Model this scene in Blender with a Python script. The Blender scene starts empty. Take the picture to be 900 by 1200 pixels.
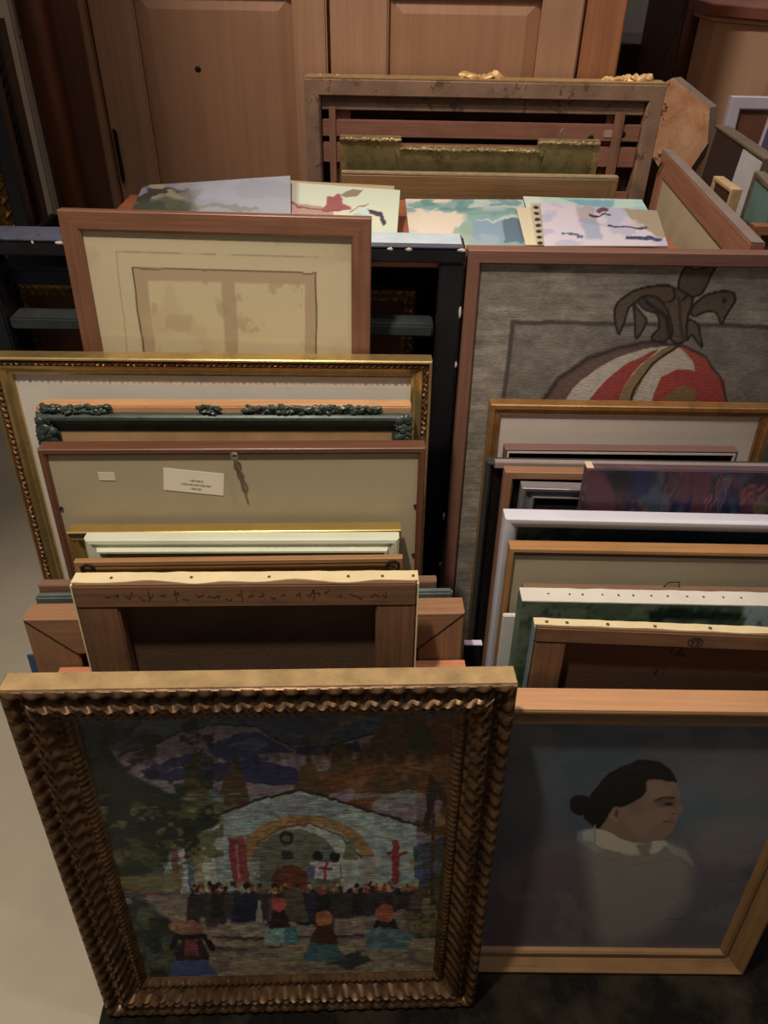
import bpy, bmesh, math, random
import numpy as np
from mathutils import Vector, Matrix, noise as mnoise
random.seed(7); np.random.seed(7)
R = math.radians
C = bpy.context.scene.collection
S = bpy.context.scene
# ------------------------------------------------------------------ camera, world, light, exposure
CAMZ = 1.5; PITCH = R(37.4); ROLL = R(1.07); FPX = 901.0
fw = Vector((0, math.cos(PITCH), -math.sin(PITCH)))
u0 = Vector((0, math.sin(PITCH), math.cos(PITCH))); x0_ = Vector((1, 0, 0))
rt = x0_ * math.cos(ROLL) + u0 * math.sin(ROLL)
up = -x0_ * math.sin(ROLL) + u0 * math.cos(ROLL)
CAM = Vector((0, 0, CAMZ))
cd = bpy.data.cameras.new('camera'); cam = bpy.data.objects.new('camera', cd); C.objects.link(cam)
cd.sensor_fit = 'VERTICAL'; cd.sensor_height = 36; cd.lens = FPX / 1200 * 36; cd.clip_start = .02
m = Matrix.Identity(4)
for i in range(3):
    m[i][0] = rt[i]; m[i][1] = up[i]; m[i][2] = -fw[i]; m[i][3] = CAM[i]
cam.matrix_world = m; S.camera = cam

w = bpy.data.worlds.new('world'); S.world = w; w.use_nodes = True
w.node_tree.nodes['Background'].inputs[0].default_value = (.75, .66, .60, 1)
w.node_tree.nodes['Background'].inputs[1].default_value = .11
def spot(name, loc, aim, power, col, size, angle=120, blend=.8):
    l = bpy.data.lights.new(name, 'SPOT'); l.energy = power; l.color = col; l.shadow_soft_size = size
    l.spot_size = R(angle); l.spot_blend = blend
    o = bpy.data.objects.new(name, l); C.objects.link(o); o.location = loc
    o.rotation_euler = (Vector(aim) - Vector(loc)).to_track_quat('-Z', 'Y').to_euler(); return o
def area(name, loc, aim, power, col, size):
    l = bpy.data.lights.new(name, 'AREA'); l.energy = power; l.color = col; l.size = size
    o = bpy.data.objects.new(name, l); C.objects.link(o); o.location = loc
    o.rotation_euler = (Vector(aim) - Vector(loc)).to_track_quat('-Z', 'Y').to_euler(); return o
spot('ceiling_spot_warm', (-.36, .38, 2.75), (-.22, .74, .3), 102, (1, .89, .74), .05, 60, .8)
spot('ceiling_spot_right', (.75, .55, 2.85), (.55, 1.0, .6), 22, (1, .90, .87), .08, 80, .9)
spot('ceiling_spot_back', (-.45, 1.0, 2.9), (.62, 1.9, 1.0), 76, (1, .88, .82), .10, 70, .9)
area('fill_light_left', (-1.9, .9, 2.7), (-1.0, 1.9, .6), 4, (1, .88, .76), .4)  # added fill that brightens the boards, wardrobe and floor on the left
area('fill_light_far', (1.7, 2.3, 2.8), (1.5, 3.4, .9), 14, (1, .93, .90), .5)  # added fill so the grey wall at far right does not go black
S.view_settings.view_transform = 'Standard'; S.view_settings.look = 'None'
S.view_settings.gamma = 1; S.view_settings.use_curve_mapping = False
S.view_settings.exposure = 0.5

# ------------------------------------------------------------------ pixel <-> world helpers
def ray(px, py): return fw + rt * ((px - 450) / FPX) - up * ((py - 600) / FPX)
def at_z(p, z): d = ray(*p); return CAM + d * ((z - CAMZ) / d.z)
def at_y(p, y): d = ray(*p); return CAM + d * (y / d.y)
def on_plane(p, o, n): d = ray(*p); return CAM + d * ((o - CAM).dot(n) / d.dot(n))
def projv(P):
    """world points (n,3) -> photo coordinates"""
    Q = P - np.array(CAM)[None]
    f = Q @ np.array(fw); a = Q @ np.array(rt); b = Q @ np.array(up)
    return 450 + FPX * a / f, 600 - FPX * b / f

# ------------------------------------------------------------------ tags
def tag(o, label=None, cat=None, group=None, kind=None):
    if label: o['label'] = label
    if cat: o['category'] = cat
    if group: o['group'] = group
    if kind: o['kind'] = kind
    return o
def empty(name, label, cat, mat_world, group=None):
    o = bpy.data.objects.new(name, None); C.objects.link(o); o.empty_display_size = .05
    o.matrix_world = mat_world; return tag(o, label, cat, group)
def T3(loc, rz=0): return Matrix.Translation(Vector(loc)) @ Matrix.Rotation(rz, 4, 'Z')

# ------------------------------------------------------------------ materials
def srgb(c):
    c = [x / 255 for x in c]
    return tuple((x / 12.92 if x <= .04045 else ((x + .055) / 1.055) ** 2.4) for x in c)
def nmat(name):
    m = bpy.data.materials.new(name); m.use_nodes = True
    nt = m.node_tree; b = nt.nodes['Principled BSDF']; return m, nt, b
def N(nt, t, **k):
    n = nt.nodes.new(t)
    for a, v in k.items(): setattr(n, a, v)
    return n
def mixc(nt, fac, a, b, blend='MIX'):
    n = N(nt, 'ShaderNodeMix', data_type='RGBA', blend_type=blend)
    for sock, v in ((n.inputs[0], fac), (n.inputs[6], a), (n.inputs[7], b)):
        if hasattr(v, 'links'): nt.links.new(v, sock)
        elif isinstance(v, (int, float)): sock.default_value = v
        else: sock.default_value = (*v[:3], 1)
    return n.outputs[2]
def noise_tex(nt, vec, scale, detail=4, rough=.6, dist=0):
    n = N(nt, 'ShaderNodeTexNoise'); n.inputs['Scale'].default_value = scale
    n.inputs['Detail'].default_value = detail; n.inputs['Roughness'].default_value = rough
    n.inputs['Distortion'].default_value = dist
    if vec: nt.links.new(vec, n.inputs['Vector'])
    return n.outputs['Fac']
def mapping(nt, vec, sc, loc=(0, 0, 0)):
    n = N(nt, 'ShaderNodeMapping'); n.inputs['Scale'].default_value = sc; n.inputs['Location'].default_value = loc
    nt.links.new(vec, n.inputs['Vector']); return n.outputs[0]
def ramp(nt, fac, lo, hi):
    n = N(nt, 'ShaderNodeMapRange'); n.inputs['From Min'].default_value = lo; n.inputs['From Max'].default_value = hi
    nt.links.new(fac, n.inputs['Value']); return n.outputs[0]
def bump(nt, b, h, strength, dist=.002):
    n = N(nt, 'ShaderNodeBump'); n.inputs['Strength'].default_value = strength; n.inputs['Distance'].default_value = dist
    nt.links.new(h, n.inputs['Height']); nt.links.new(n.outputs[0], b.inputs['Normal'])
_M = {}
def wood(name, c, rough=.55, contrast=.45, stain=.3, coat=0, sc=1.0, uv=True):
    """c = base colour (sRGB 0-255); grain runs along U of the UV map (metres)"""
    if name in _M: return _M[name]
    m, nt, b = nmat(name); c = srgb(c)
    tc = N(nt, 'ShaderNodeTexCoord').outputs['UV' if uv else 'Object']
    g = noise_tex(nt, mapping(nt, tc, (3 * sc, 90 * sc, 90 * sc)), 1.6, 6, .65, .3)
    f = noise_tex(nt, mapping(nt, tc, (9 * sc, 9 * sc, 9 * sc)), 1.2, 3)
    dk = tuple(x * (1 - contrast) for x in c); lt = tuple(min(1, x * (1 + contrast * .45)) for x in c)
    col = mixc(nt, ramp(nt, g, .32, .68), dk, lt)
    col = mixc(nt, ramp(nt, f, .5, .78), col, mixc(nt, stain, col, (.02, .012, .008)))
    nt.links.new(col, b.inputs['Base Color']); b.inputs['Roughness'].default_value = rough
    b.inputs['Coat Weight'].default_value = coat; b.inputs['Coat Roughness'].default_value = .25
    bump(nt, b, g, .35, .0015); _M[name] = m; return m
def metalm(name, c, rough=.38, metal=.85, dark=(30, 18, 8), worn=.5, nsc=60, bs=.3):
    if name in _M: return _M[name]
    m, nt, b = nmat(name); c = srgb(c)
    tc = N(nt, 'ShaderNodeTexCoord').outputs['Object']
    n1 = noise_tex(nt, tc, nsc, 5, .65); n2 = noise_tex(nt, tc, 9, 4)
    col = mixc(nt, ramp(nt, n1, .45, .75), c, mixc(nt, worn, c, srgb(dark)))
    col = mixc(nt, ramp(nt, n2, .5, .8), col, mixc(nt, worn * .8, c, srgb(dark)))
    nt.links.new(col, b.inputs['Base Color']); b.inputs['Roughness'].default_value = rough; b.inputs['Metallic'].default_value = metal
    bump(nt, b, n1, bs, .001); _M[name] = m; return m
def plain(name, c, rough=.7, var=.12, nsc=14, bs=.1, spec=.4, metal=0, spots=None):
    if name in _M: return _M[name]
    m, nt, b = nmat(name); c = srgb(c)
    tc = N(nt, 'ShaderNodeTexCoord').outputs['Object']
    n1 = noise_tex(nt, tc, nsc, 5, .6); n2 = noise_tex(nt, tc, nsc * 12, 3)
    col = mixc(nt, ramp(nt, n1, .3, .7), tuple(x * (1 - var) for x in c), tuple(min(1, x * (1 + var)) for x in c))
    if spots:
        n3 = noise_tex(nt, tc, spots[1], 5, .7)
        col = mixc(nt, ramp(nt, n3, spots[2], spots[2] + .03), col, srgb(spots[0]))
    nt.links.new(col, b.inputs['Base Color']); b.inputs['Roughness'].default_value = rough
    b.inputs['Specular IOR Level'].default_value = spec; b.inputs['Metallic'].default_value = metal
    bump(nt, b, n2, bs, .0015); _M[name] = m; return m
def paintm(name, rough=.5, bs=.5, bsc=(220, 60, 220)):
    """artwork: colour attribute + brush relief"""
    if name in _M: return _M[name]
    m, nt, b = nmat(name)
    a = N(nt, 'ShaderNodeVertexColor', layer_name='art')
    nt.links.new(a.outputs[0], b.inputs['Base Color']); b.inputs['Roughness'].default_value = rough
    tc = N(nt, 'ShaderNodeTexCoord').outputs['Object']
    n1 = noise_tex(nt, mapping(nt, tc, bsc), 1.0, 3); bump(nt, b, n1, bs, .0012)
    b.inputs['Specular IOR Level'].default_value = .3
    _M[name] = m; return m
def glassm():
    if 'glass' in _M: return _M['glass']
    m = bpy.data.materials.new('glass'); m.use_nodes = True; nt = m.node_tree; nt.nodes.clear()
    o = N(nt, 'ShaderNodeOutputMaterial'); t = N(nt, 'ShaderNodeBsdfTransparent'); g = N(nt, 'ShaderNodeBsdfGlossy')
    g.inputs['Roughness'].default_value = .06;     mx = N(nt, 'ShaderNodeMixShader'); mx.inputs[0].default_value = .05; nt.links.new(t.outputs[0], mx.inputs[1])
    nt.links.new(g.outputs[0], mx.inputs[2]); nt.links.new(mx.outputs[0], o.inputs[0]); _M['glass'] = m; return m

# ------------------------------------------------------------------ mesh helpers
def link(name, bm, mat, parent=None, smooth=False):
    me = bpy.data.meshes.new(name); bmesh.ops.recalc_face_normals(bm, faces=bm.faces[:])
    if smooth:
        for f in bm.faces: f.smooth = True
    bm.to_mesh(me); bm.free(); me.materials.append(mat)
    if smooth: me.set_sharp_from_angle(angle=R(38))
    o = bpy.data.objects.new(name, me); C.objects.link(o)
    if parent: o.parent = parent
    return o
def box(bm, x0, x1, y0, y1, z0, z1, bev=.0012, xf=None):
    """box with UV in metres: U along the longest side"""
    uvl = bm.loops.layers.uv.verify()
    t = bmesh.new(); r = bmesh.ops.create_cube(t, size=1)
    for v in r['verts']:
        v.co = Vector((x0 + (v.co.x + .5) * (x1 - x0), y0 + (v.co.y + .5) * (y1 - y0), z0 + (v.co.z + .5) * (z1 - z0)))
    bev = min(bev, .45 * min(abs(x1 - x0), abs(y1 - y0), abs(z1 - z0)))
    if bev > 0: bmesh.ops.bevel(t, geom=t.edges[:], offset=bev, segments=2, affect='EDGES')
    d = [abs(x1 - x0), abs(y1 - y0), abs(z1 - z0)]; a = d.index(max(d)); o1, o2 = [i for i in range(3) if i != a]
    off = random.random() * 5
    mp = {}
    for v in t.verts: mp[v] = bm.verts.new(xf @ v.co if xf else v.co)
    for f in t.faces:
        try: nf = bm.faces.new([mp[v] for v in f.verts])
        except ValueError: continue
        for l, lo in zip(nf.loops, f.loops): c = lo.vert.co; l[uvl].uv = (c[a] + off, c[o1] + c[o2] * .9 + off)
    t.free(); return bm
def boxo(name, mat, parent, x0, x1, y0, y1, z0, z1, bev=.0012, xf=None):
    return link(name, box(bmesh.new(), x0, x1, y0, y1, z0, z1, bev, xf), mat, parent)
def tube(bm, pts, r, seg=8, closed=False):
    pts = [Vector(p) for p in pts]; rings = []; n = len(pts)
    rr = r if hasattr(r, '__len__') else [r] * n
    prev = None
    for i, p in enumerate(pts):
        if closed: t = pts[(i + 1) % n] - pts[i - 1]
        else: t = pts[min(i + 1, n - 1)] - pts[max(i - 1, 0)]
        t.normalize()
        a = prev if prev else (Vector((0, 0, 1)) if abs(t.z) < .9 else Vector((1, 0, 0)))
        s = t.cross(a).normalized(); b2 = s.cross(t).normalized(); prev = b2
        rings.append([bm.verts.new(p + (s * math.cos(k * 2 * math.pi / seg) + b2 * math.sin(k * 2 * math.pi / seg)) * rr[i]) for k in range(seg)])
    for i in range(n if closed else n - 1):
        A, B = rings[i], rings[(i + 1) % n]
        for k in range(seg): bm.faces.new((A[k], A[(k + 1) % seg], B[(k + 1) % seg], B[k]))
    if not closed: bm.faces.new(rings[0]); bm.faces.new(rings[-1][::-1])
    return bm
def ring_bm(c, R_, r, ax='y'):
    c = Vector(c); P = []
    for k in range(20):
        a = k * 2 * math.pi / 20
        P.append(c + (Vector((math.cos(a) * R_, 0, math.sin(a) * R_)) if ax == 'y' else Vector((math.cos(a) * R_, math.sin(a) * R_, 0))))
    return tube(bmesh.new(), P, r, 8, True)
def sweep(bm, W, L, prof, step=.01, disp=None, sides=(0, 1, 2, 3), scallop=None):
    """mitred moulding round a W x L rectangle (local x,z); prof = closed loop of (u inward, y)"""
    uvl = bm.loops.layers.uv.verify()
    cum = [0]
    for a, b in zip(prof, prof[1:]): cum.append(cum[-1] + math.hypot(b[0] - a[0], b[1] - a[1]))
    for sd in sides:
        ln = W if sd in (0, 2) else L
        n = max(1, int(ln / step)); rows = []
        for i in range(n + 1):
            t = i / n; row = []
            for k, (u, y) in enumerate(prof):
                s = u + t * (ln - 2 * u)
                du = dy = 0
                if disp and 0 < i < n: du, dy = disp(s, k, u, ln)
                U = u + du; Y = y + dy
                if sd == 0: p = (s, Y, L - U)          # top
                elif sd == 1: p = (W - U, Y, L - s)    # right
                elif sd == 2: p = (W - s, Y, U)        # bottom
                else: p = (U, Y, s)                    # left
                row.append((bm.verts.new(p), s + sd * 1.7, cum[k] + sd * .31))
            rows.append(row)
        for i in range(n):
            for k in range(len(prof)):
                k2 = (k + 1) % len(prof)
                q = (rows[i][k], rows[i + 1][k], rows[i + 1][k2], rows[i][k2])
                f = bm.faces.new([v[0] for v in q])
                for l, v in zip(f.loops, q): l[uvl].uv = (v[1], v[2] if not (k2 == 0 and v in (q[2], q[3])) else v[2] + .02)
        bm.faces.new([v[0] for v in rows[0]]); bm.faces.new([v[0] for v in rows[-1]])
    return bm
def lumps(name, mat, parent, x0, x1, y, z, hy, hz, n, r, seed=0, squash=1.0, xf=None):
    """carved ornament: overlapping leafy blobs in one mesh"""
    rnd = random.Random(seed); bm = bmesh.new()
    for i in range(n):
        c = Vector((x0 + (x1 - x0) * (i + .5) / n + rnd.uniform(-.3, .3) * r, y + rnd.uniform(-hy, hy), z + rnd.uniform(-hz, hz)))
        t = bmesh.ops.create_icosphere(bm, subdivisions=2, radius=r * rnd.uniform(.65, 1.15))
        rot = Matrix.Rotation(rnd.uniform(-.6, .6), 3, 'Y')
        for v in t['verts']:
            q = v.co.copy(); q = q * (1 + .45 * mnoise.noise(q * (2.6 / r) + c * 50))
            q = rot @ Vector((q.x * 1.35, q.y * .8, q.z * squash)); v.co = q + c
    return link(name, bm, mat, parent, True)

# ------------------------------------------------------------------ placing a leaning panel
def lean_place(TL, TR, yb, lean=6.0, yaw=None):
    """TL, TR: photo coordinates of the top corners (front edge); yb: where the foot stands; returns matrix, W, L"""
    ph = R(lean); d = ray(*TL); tn = math.tan(ph)
    s = (yb + CAMZ * tn) / (d.y - d.z * tn); P = CAM + d * s
    if yaw is None:
        Q = at_z(TR, P.z)
    else:
        n = Vector((math.sin(R(yaw)), -math.cos(R(yaw)), math.tan(ph)))
        Q = on_plane(TR, P, n); Q.z = P.z
    v = Q - P; v.z = 0; W = v.length; ang = math.atan2(v.y, v.x)
    M = Matrix.Rotation(ang, 4, 'Z') @ Matrix.Rotation(-ph, 4, 'X')
    lift = .0125 if yb < 1.12 else .0035
    L = (P.z - lift) / math.cos(ph)
    base = P - (M.to_3x3() @ Vector((0, 0, L)))
    return Matrix.Translation(base) @ M, W, L

def art_panel(name, parent, Mw, x0, x1, y, z0, z1, nx, nz, fn, mat, T=.002, gain=1.0, desat=.28):
    """painted sheet with thickness; fn(px,py)->rgb 0-255 in photo coordinates of the artwork"""
    xs = np.linspace(x0, x1, nx + 1); zs = np.linspace(z0, z1, nz + 1)
    X, Z = np.meshgrid(xs, zs); X = X.ravel(); Z = Z.ravel(); n = len(X)
    P = np.stack([X, np.full(n, y), Z], 1)
    Mn = np.array(Mw); Wd = P @ Mn[:3, :3].T + Mn[:3, 3][None]
    px, py = projv(Wd); col = fn(px, py) / 255.0; g_ = col @ np.array([.3, .5, .2]); col = col * (1 - desat) + g_[:, None] * desat
    lin = np.where(col <= .04045, col / 12.92, ((np.clip(col, 0, 1) + .055) / 1.055) ** 2.4) * gain
    lin = np.clip(lin, 0, .85)
    V = np.concatenate([P, P[[0, nx, n - 1, n - 1 - nx]] + np.array([[0, T, 0]])])
    F = []
    for j in range(nz):
        for i in range(nx):
            a = j * (nx + 1) + i; F.append((a, a + 1, a + nx + 2, a + nx + 1))
    bot = list(range(0, nx + 1)); top = list(range(n - 1 - nx, n)); lf = [j * (nx + 1) for j in range(nz + 1)]; rg = [j * (nx + 1) + nx for j in range(nz + 1)]
    b0, b1, b2, b3 = n, n + 1, n + 2, n + 3
    F += [tuple(bot[::-1] + [b0, b1]), tuple(top + [b2, b3]), tuple(lf + [b3, b0]), tuple(rg[::-1] + [b1, b2]), (b0, b3, b2, b1)]
    me = bpy.data.meshes.new(name); me.from_pydata([tuple(v) for v in V], [], F); me.update()
    ca = me.color_attributes.new('art', 'FLOAT_COLOR', 'POINT')
    buf = np.ones((len(V), 4), dtype=np.float32); buf[:n, :3] = lin; buf[n:, :3] = lin.mean(0)
    ca.data.foreach_set('color', buf.ravel()); me.materials.append(mat)
    o = bpy.data.objects.new(name, me); C.objects.link(o)
    if parent: o.parent = parent
    return o

# ------------------------------------------------------------------ 2-D painting tools (vectorised)
_tab = np.random.RandomState(3).rand(256, 256)
def vnoise(x, y):
    xi = np.floor(x).astype(int); yi = np.floor(y).astype(int); fx = x - xi; fy = y - yi
    fx = fx * fx * (3 - 2 * fx); fy = fy * fy * (3 - 2 * fy)
    g = lambda a, b: _tab[a % 256, b % 256]
    return (g(xi, yi) * (1 - fx) + g(xi + 1, yi) * fx) * (1 - fy) + (g(xi, yi + 1) * (1 - fx) + g(xi + 1, yi + 1) * fx) * fy
def fbm(x, y, o=4):
    s = 0; a = .5; t = 0
    for i in range(o): s = s + a * vnoise(x * 2 ** i + 13 * i, y * 2 ** i + 7 * i); t += a; a *= .5
    return s / t
def chaikin(P, it=2, closed=True):
    for _ in range(it):
        Q = []; n = len(P)
        if not closed: Q.append(P[0])
        for i in range(n if closed else n - 1):
            a, b = P[i], P[(i + 1) % n]; Q += [(a[0] * .8 + b[0] * .2, a[1] * .8 + b[1] * .2), (a[0] * .2 + b[0] * .8, a[1] * .2 + b[1] * .8)]
        if not closed: Q.append(P[-1])
        P = Q
    return P
class Art:
    def __init__(s, px, py, bg, warp=0, wsc=.12):
        s.x = px + (fbm(px * wsc + 5, py * wsc) - .5) * warp; s.y = py + (fbm(px * wsc, py * wsc + 31) - .5) * warp
        s.ox, s.oy = px, py
        s.c = np.zeros((len(px), 3)) + np.array(bg, float)[None]
    def put(s, m, col, a=1.0):
        m = np.clip(m * a, 0, 1)[:, None]; s.c = s.c * (1 - m) + np.array(col, float)[None] * m
    def poly(s, pts, col, a=1.0, soft=.8):
        pts = chaikin(pts, 1) if len(pts) > 7 else pts; x, y = s.x, s.y; ins = np.zeros(len(x), bool); d = np.full(len(x), 1e9)
        n = len(pts)
        for i in range(n):
            x1, y1 = pts[i]; x2, y2 = pts[(i + 1) % n]
            c = ((y1 > y) != (y2 > y)) & (x < (x2 - x1) * (y - y1) / ((y2 - y1) if y2 != y1 else 1e-9) + x1); ins ^= c
            vx, vy = x2 - x1, y2 - y1; t = np.clip(((x - x1) * vx + (y - y1) * vy) / (vx * vx + vy * vy + 1e-9), 0, 1)
            d = np.minimum(d, np.hypot(x - x1 - t * vx, y - y1 - t * vy))
        sd = np.where(ins, d, -d); s.put(np.clip(sd / soft + .5, 0, 1), col, a)
    def ell(s, cx, cy, rx, ry, col, a=1.0, soft=.8, rot=0):
        c, q = math.cos(R(rot)), math.sin(R(rot)); X = (s.x - cx) * c + (s.y - cy) * q; Y = -(s.x - cx) * q + (s.y - cy) * c
        r = np.hypot(X / rx, Y / ry); s.put(np.clip((1 - r) * min(rx, ry) / soft + .5, 0, 1), col, a)
    def line(s, pts, w, col, a=1.0, soft=.7):
        d = np.full(len(s.x), 1e9)
        for (x1, y1), (x2, y2) in zip(pts, pts[1:]):
            vx, vy = x2 - x1, y2 - y1; t = np.clip(((s.x - x1) * vx + (s.y - y1) * vy) / (vx * vx + vy * vy + 1e-9), 0, 1)
            d = np.minimum(d, np.hypot(s.x - x1 - t * vx, s.y - y1 - t * vy))
        s.put(np.clip((w / 2 - d) / soft + .5, 0, 1), col, a)
    def mottle(s, sx, sy, amt):
        n = fbm(s.ox * sx, s.oy * sy, 4) - .5; s.c = np.clip(s.c * (1 + amt * 2 * n)[:, None], 0, 255)
    def patches(s, sx, sy, thr, col, a=.6, mask=None, off=0):
        n = fbm(s.ox * sx + off, s.oy * sy + off * 2, 4); m = np.clip((n - thr) * 14, 0, 1)
        if mask is not None: m = m * mask
        s.put(m, col, a)

# ================================================================== THE SETTING
floor_m = plain('painted_floor', (188, 176, 156), .6, .10, 3, .06)
fl = boxo('floor', floor_m, None, -3.2, 3.2, -1.2, 3.6, -.05, 0, 0); tag(fl, kind='structure')
wall_m = plain('grey_wall', (120, 112, 106), .85, .06, 5, .05)
wb = boxo('wall_back', wall_m, None, -3.2, 3.2, 3.6, 3.7, -.05, 2.9, 0); tag(wb, kind='structure')
wl = boxo('wall_left', wall_m, None, -3.3, -3.2, -1.2, 3.7, -.05, 2.9, 0); tag(wl, kind='structure')
trim_m = plain('grey_trim', (96, 88, 82), .7, .06, 5, .05)
tr = boxo('trim_1', trim_m, None, -3.2, 3.2, 3.585, 3.6, 1.12, 1.30, .003); tag(tr, kind='structure')
tr = boxo('baseboard_back', trim_m, None, -3.2, 3.2, 3.58, 3.6, 0, .14, .003); tag(tr, kind='structure')
# carpet: dark pile with a rounded front left corner
def carpet():
    bm = bmesh.new(); c = at_z((118, 1196), 0); xl = c.x; yf = .12; r = .05; pts = [(2.4, yf), (2.4, 1.125)]
    pts += [(xl, 1.125), (xl, .52)]
    pts += [(xl + .10 * (1 - math.cos(a)), .52 - .12 * math.sin(a)) for a in [k * math.pi / 20 for k in range(1, 8)]]
    pts += [(xl + .09, yf)]
    vs = [bm.verts.new((x, y, .008)) for x, y in pts]; f = bm.faces.new(vs)
    g = bmesh.ops.extrude_face_region(bm, geom=[f])
    for v in [e for e in g['geom'] if isinstance(e, bmesh.types.BMVert)]: v.co.z = 0.0005
    m, nt, b = nmat('dark_carpet'); tc = N(nt, 'ShaderNodeTexCoord').outputs['Object']
    n1 = noise_tex(nt, tc, 160, 6, .8); n2 = noise_tex(nt, tc, 9, 3)
    col = mixc(nt, ramp(nt, n1, .3, .75), srgb((16, 15, 14)), srgb((44, 40, 36)))
    col = mixc(nt, ramp(nt, n2, .45, .7), col, mixc(nt, .35, col, srgb((96, 88, 66))))
    nt.links.new(col, b.inputs['Base Color']); b.inputs['Roughness'].default_value = 1; b.inputs['Specular IOR Level'].default_value = .05
    bump(nt, b, n1, 1, .006); o = link('carpet', bm, m)
    tag(o, 'dark grey short pile carpet under the leaning pictures', 'carpet')
carpet()

# ------------------------------------------------------------------ pine wardrobe
pine = wood('pine', (184, 140, 106), .5, .14, .12, sc=.5)
pine2 = wood('pine_panel', (176, 130, 96), .5, .12, .12, sc=.4)
darkslot = plain('dark_iron', (30, 22, 16), .6)
def wardrobe():
    Y = 1.95; X = lambda px, py=0: at_y((px, py), Y).x; Z = lambda py, px=450: at_y((px, py), Y).z
    t = empty('wardrobe', 'tall pine wardrobe with two panelled doors behind the pictures', 'wardrobe', T3((0, Y, 0)))
    def b(n, x0, x1, y0, y1, z0, z1, m=pine, p=t, bev=.004): return boxo(n, m, p, x0, x1, y0 - Y, y1 - Y, z0, z1, bev)
    top = 2.15; xl = X(88); xr = X(737)
    b('carcass', xl, xr, Y + .03, Y + .5, .06, top); b('plinth', xl, xr, Y + .012, Y + .5, 0, .09, pine2); b('cornice', xl - .03, xr + .03, Y - .03, Y + .53, top + .001, top + .07)
    b('corner_post', xl, X(99), Y, Y + .03, .09, top); b('corner_post', X(690), xr, Y - .002, Y + .03, .09, top, wood('pine_post', (168, 112, 74), .5, .3, .2, sc=.5))
    zr = Z(-4)
    def door(x0, x1, s0, s1):
        d = b('door', x0, x1, Y + .018, Y + .03, .10, top - .01, pine2)
        b('stile', x0, s0, Y + .002, Y + .018, .10, top - .01, pine, d); b('stile', s1, x1, Y + .002, Y + .018, .10, top - .01, pine, d)
        zs = [(.10, .24), (zr, zr + .11), (top - .12, top - .01)]
        for a, c in zs: b('rail', s0, s1, Y + .002, Y + .018, a, c, pine, d)
        for a, c in ((.24, zr), (zr + .11, top - .12)):
            bm = bmesh.new(); g = .03
            o = [(s0, a), (s1, a), (s1, c), (s0, c)]; i_ = [(s0 + g, a + g), (s1 - g, a + g), (s1 - g, c - g), (s0 + g, c - g)]
            ov = [bm.verts.new((x, .017, z)) for x, z in o]; iv = [bm.verts.new((x, .008, z)) for x, z in i_]; bv = [bm.verts.new((x, .0185, z)) for x, z in o]
            f = bm.faces.new(iv); uvl = bm.loops.layers.uv.verify()
            for k in range(4):
                bm.faces.new((ov[k], ov[(k + 1) % 4], iv[(k + 1) % 4], iv[k])); bm.faces.new((bv[k], bv[(k + 1) % 4], ov[(k + 1) % 4], ov[k]))
            bm.faces.new(bv)
            for f in bm.faces:
                for l in f.loops: l[uvl].uv = (l.vert.co.z, l.vert.co.x)
            link('panel', bm, pine2, d)
        return d
    d1 = door(X(101), X(382), X(154), X(341)); d2 = door(X(386), X(687), X(456), X(637))
    # knot marks and an iron hinge slot
    p = at_y((232, 81), Y + .008); bm = bmesh.new(); bmesh.ops.create_uvsphere(bm, u_segments=12, v_segments=6, radius=.007)
    for v in bm.verts: v.co = Vector((v.co.x + p.x, v.co.y * .15 + .0075, v.co.z * .9 + p.z))
    link('knot', bm, darkslot, d1, True)
    a = at_y((134, 153), Y); c = at_y((144, 212), Y)
    bm = bmesh.new(); xc = (a.x + c.x) / 2
    box(bm, xc - .005, xc + .005, -.001, .004, c.z, a.z, .003); tube(bm, [(xc, -.002, c.z - .004), (xc, -.002, a.z + .004)], .003)
    link('hinge', bm, darkslot, t)
wardrobe()

# ------------------------------------------------------------------ boards leaning far left
def tall_board(name, label, cat, TL, TR, yb, T, mt, lean=3.0):
    M, W, L = lean_place(TL, TR, yb, lean, 0)
    e = empty(name, label, cat, M); return e, M, W, L, T
redwood = wood('red_wood', (112, 68, 48), .5, .3, .3, sc=.6)
M, W, L = lean_place((-37, -440), (4, -440), 1.80, 2, 0)
e = boxo('leaning_plank', redwood, None, 0, W + .004, 0, .02, 0, L, .003); e.matrix_world = M
tag(e, 'tall flat reddish brown wooden panel directly left of the pine wardrobe', 'panel')
M, W, L = lean_place((-86, -440), (-46, -440), 1.76, 2, 0)
bm = bmesh.new(); uvl = bm.loops.layers.uv.verify(); P = []
for z in (0, L):
    P.append([bm.verts.new((W * (.5 - .5 * math.cos(a)) * 1.02, .02 - .022 * math.sin(a), z)) for a in [k * math.pi / 10 for k in range(11)]] + [bm.verts.new((W, .04, z)), bm.verts.new((0, .04, z))])
n = len(P[0])
for k in range(n):
    f = bm.faces.new((P[0][k], P[0][(k + 1) % n], P[1][(k + 1) % n], P[1][k]))
    for l in f.loops: l[uvl].uv = (l.vert.co.z, l.vert.co.x + l.vert.co.y)
bm.faces.new(P[0]); bm.faces.new(P[1])
e = link('wooden_board', bm, wood('brown_board', (128, 76, 44), .45, .35, .4, sc=.6), None, True); e.matrix_world = M
tag(e, 'rounded brown wooden board standing between the pale grey board and the reddish panel', 'board')
M, W, L = lean_place((-176, -440), (-88, -440), 1.68, 3, 0)
e = empty('painted_board', 'tall pale grey painted board with a crack, leaning at the far left', 'board', M)
boxo('panel', plain('pale_grey_paint', (196, 178, 158), .6, .1, 8, .1), e, 0, W * .78, 0, .02, 0, L, .002)
boxo('edge_strip', plain('pale_grey_paint2', (176, 160, 142), .6, .12, 8, .1), e, W * .785, W, .003, .02, 0, L * .997, .002)
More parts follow.
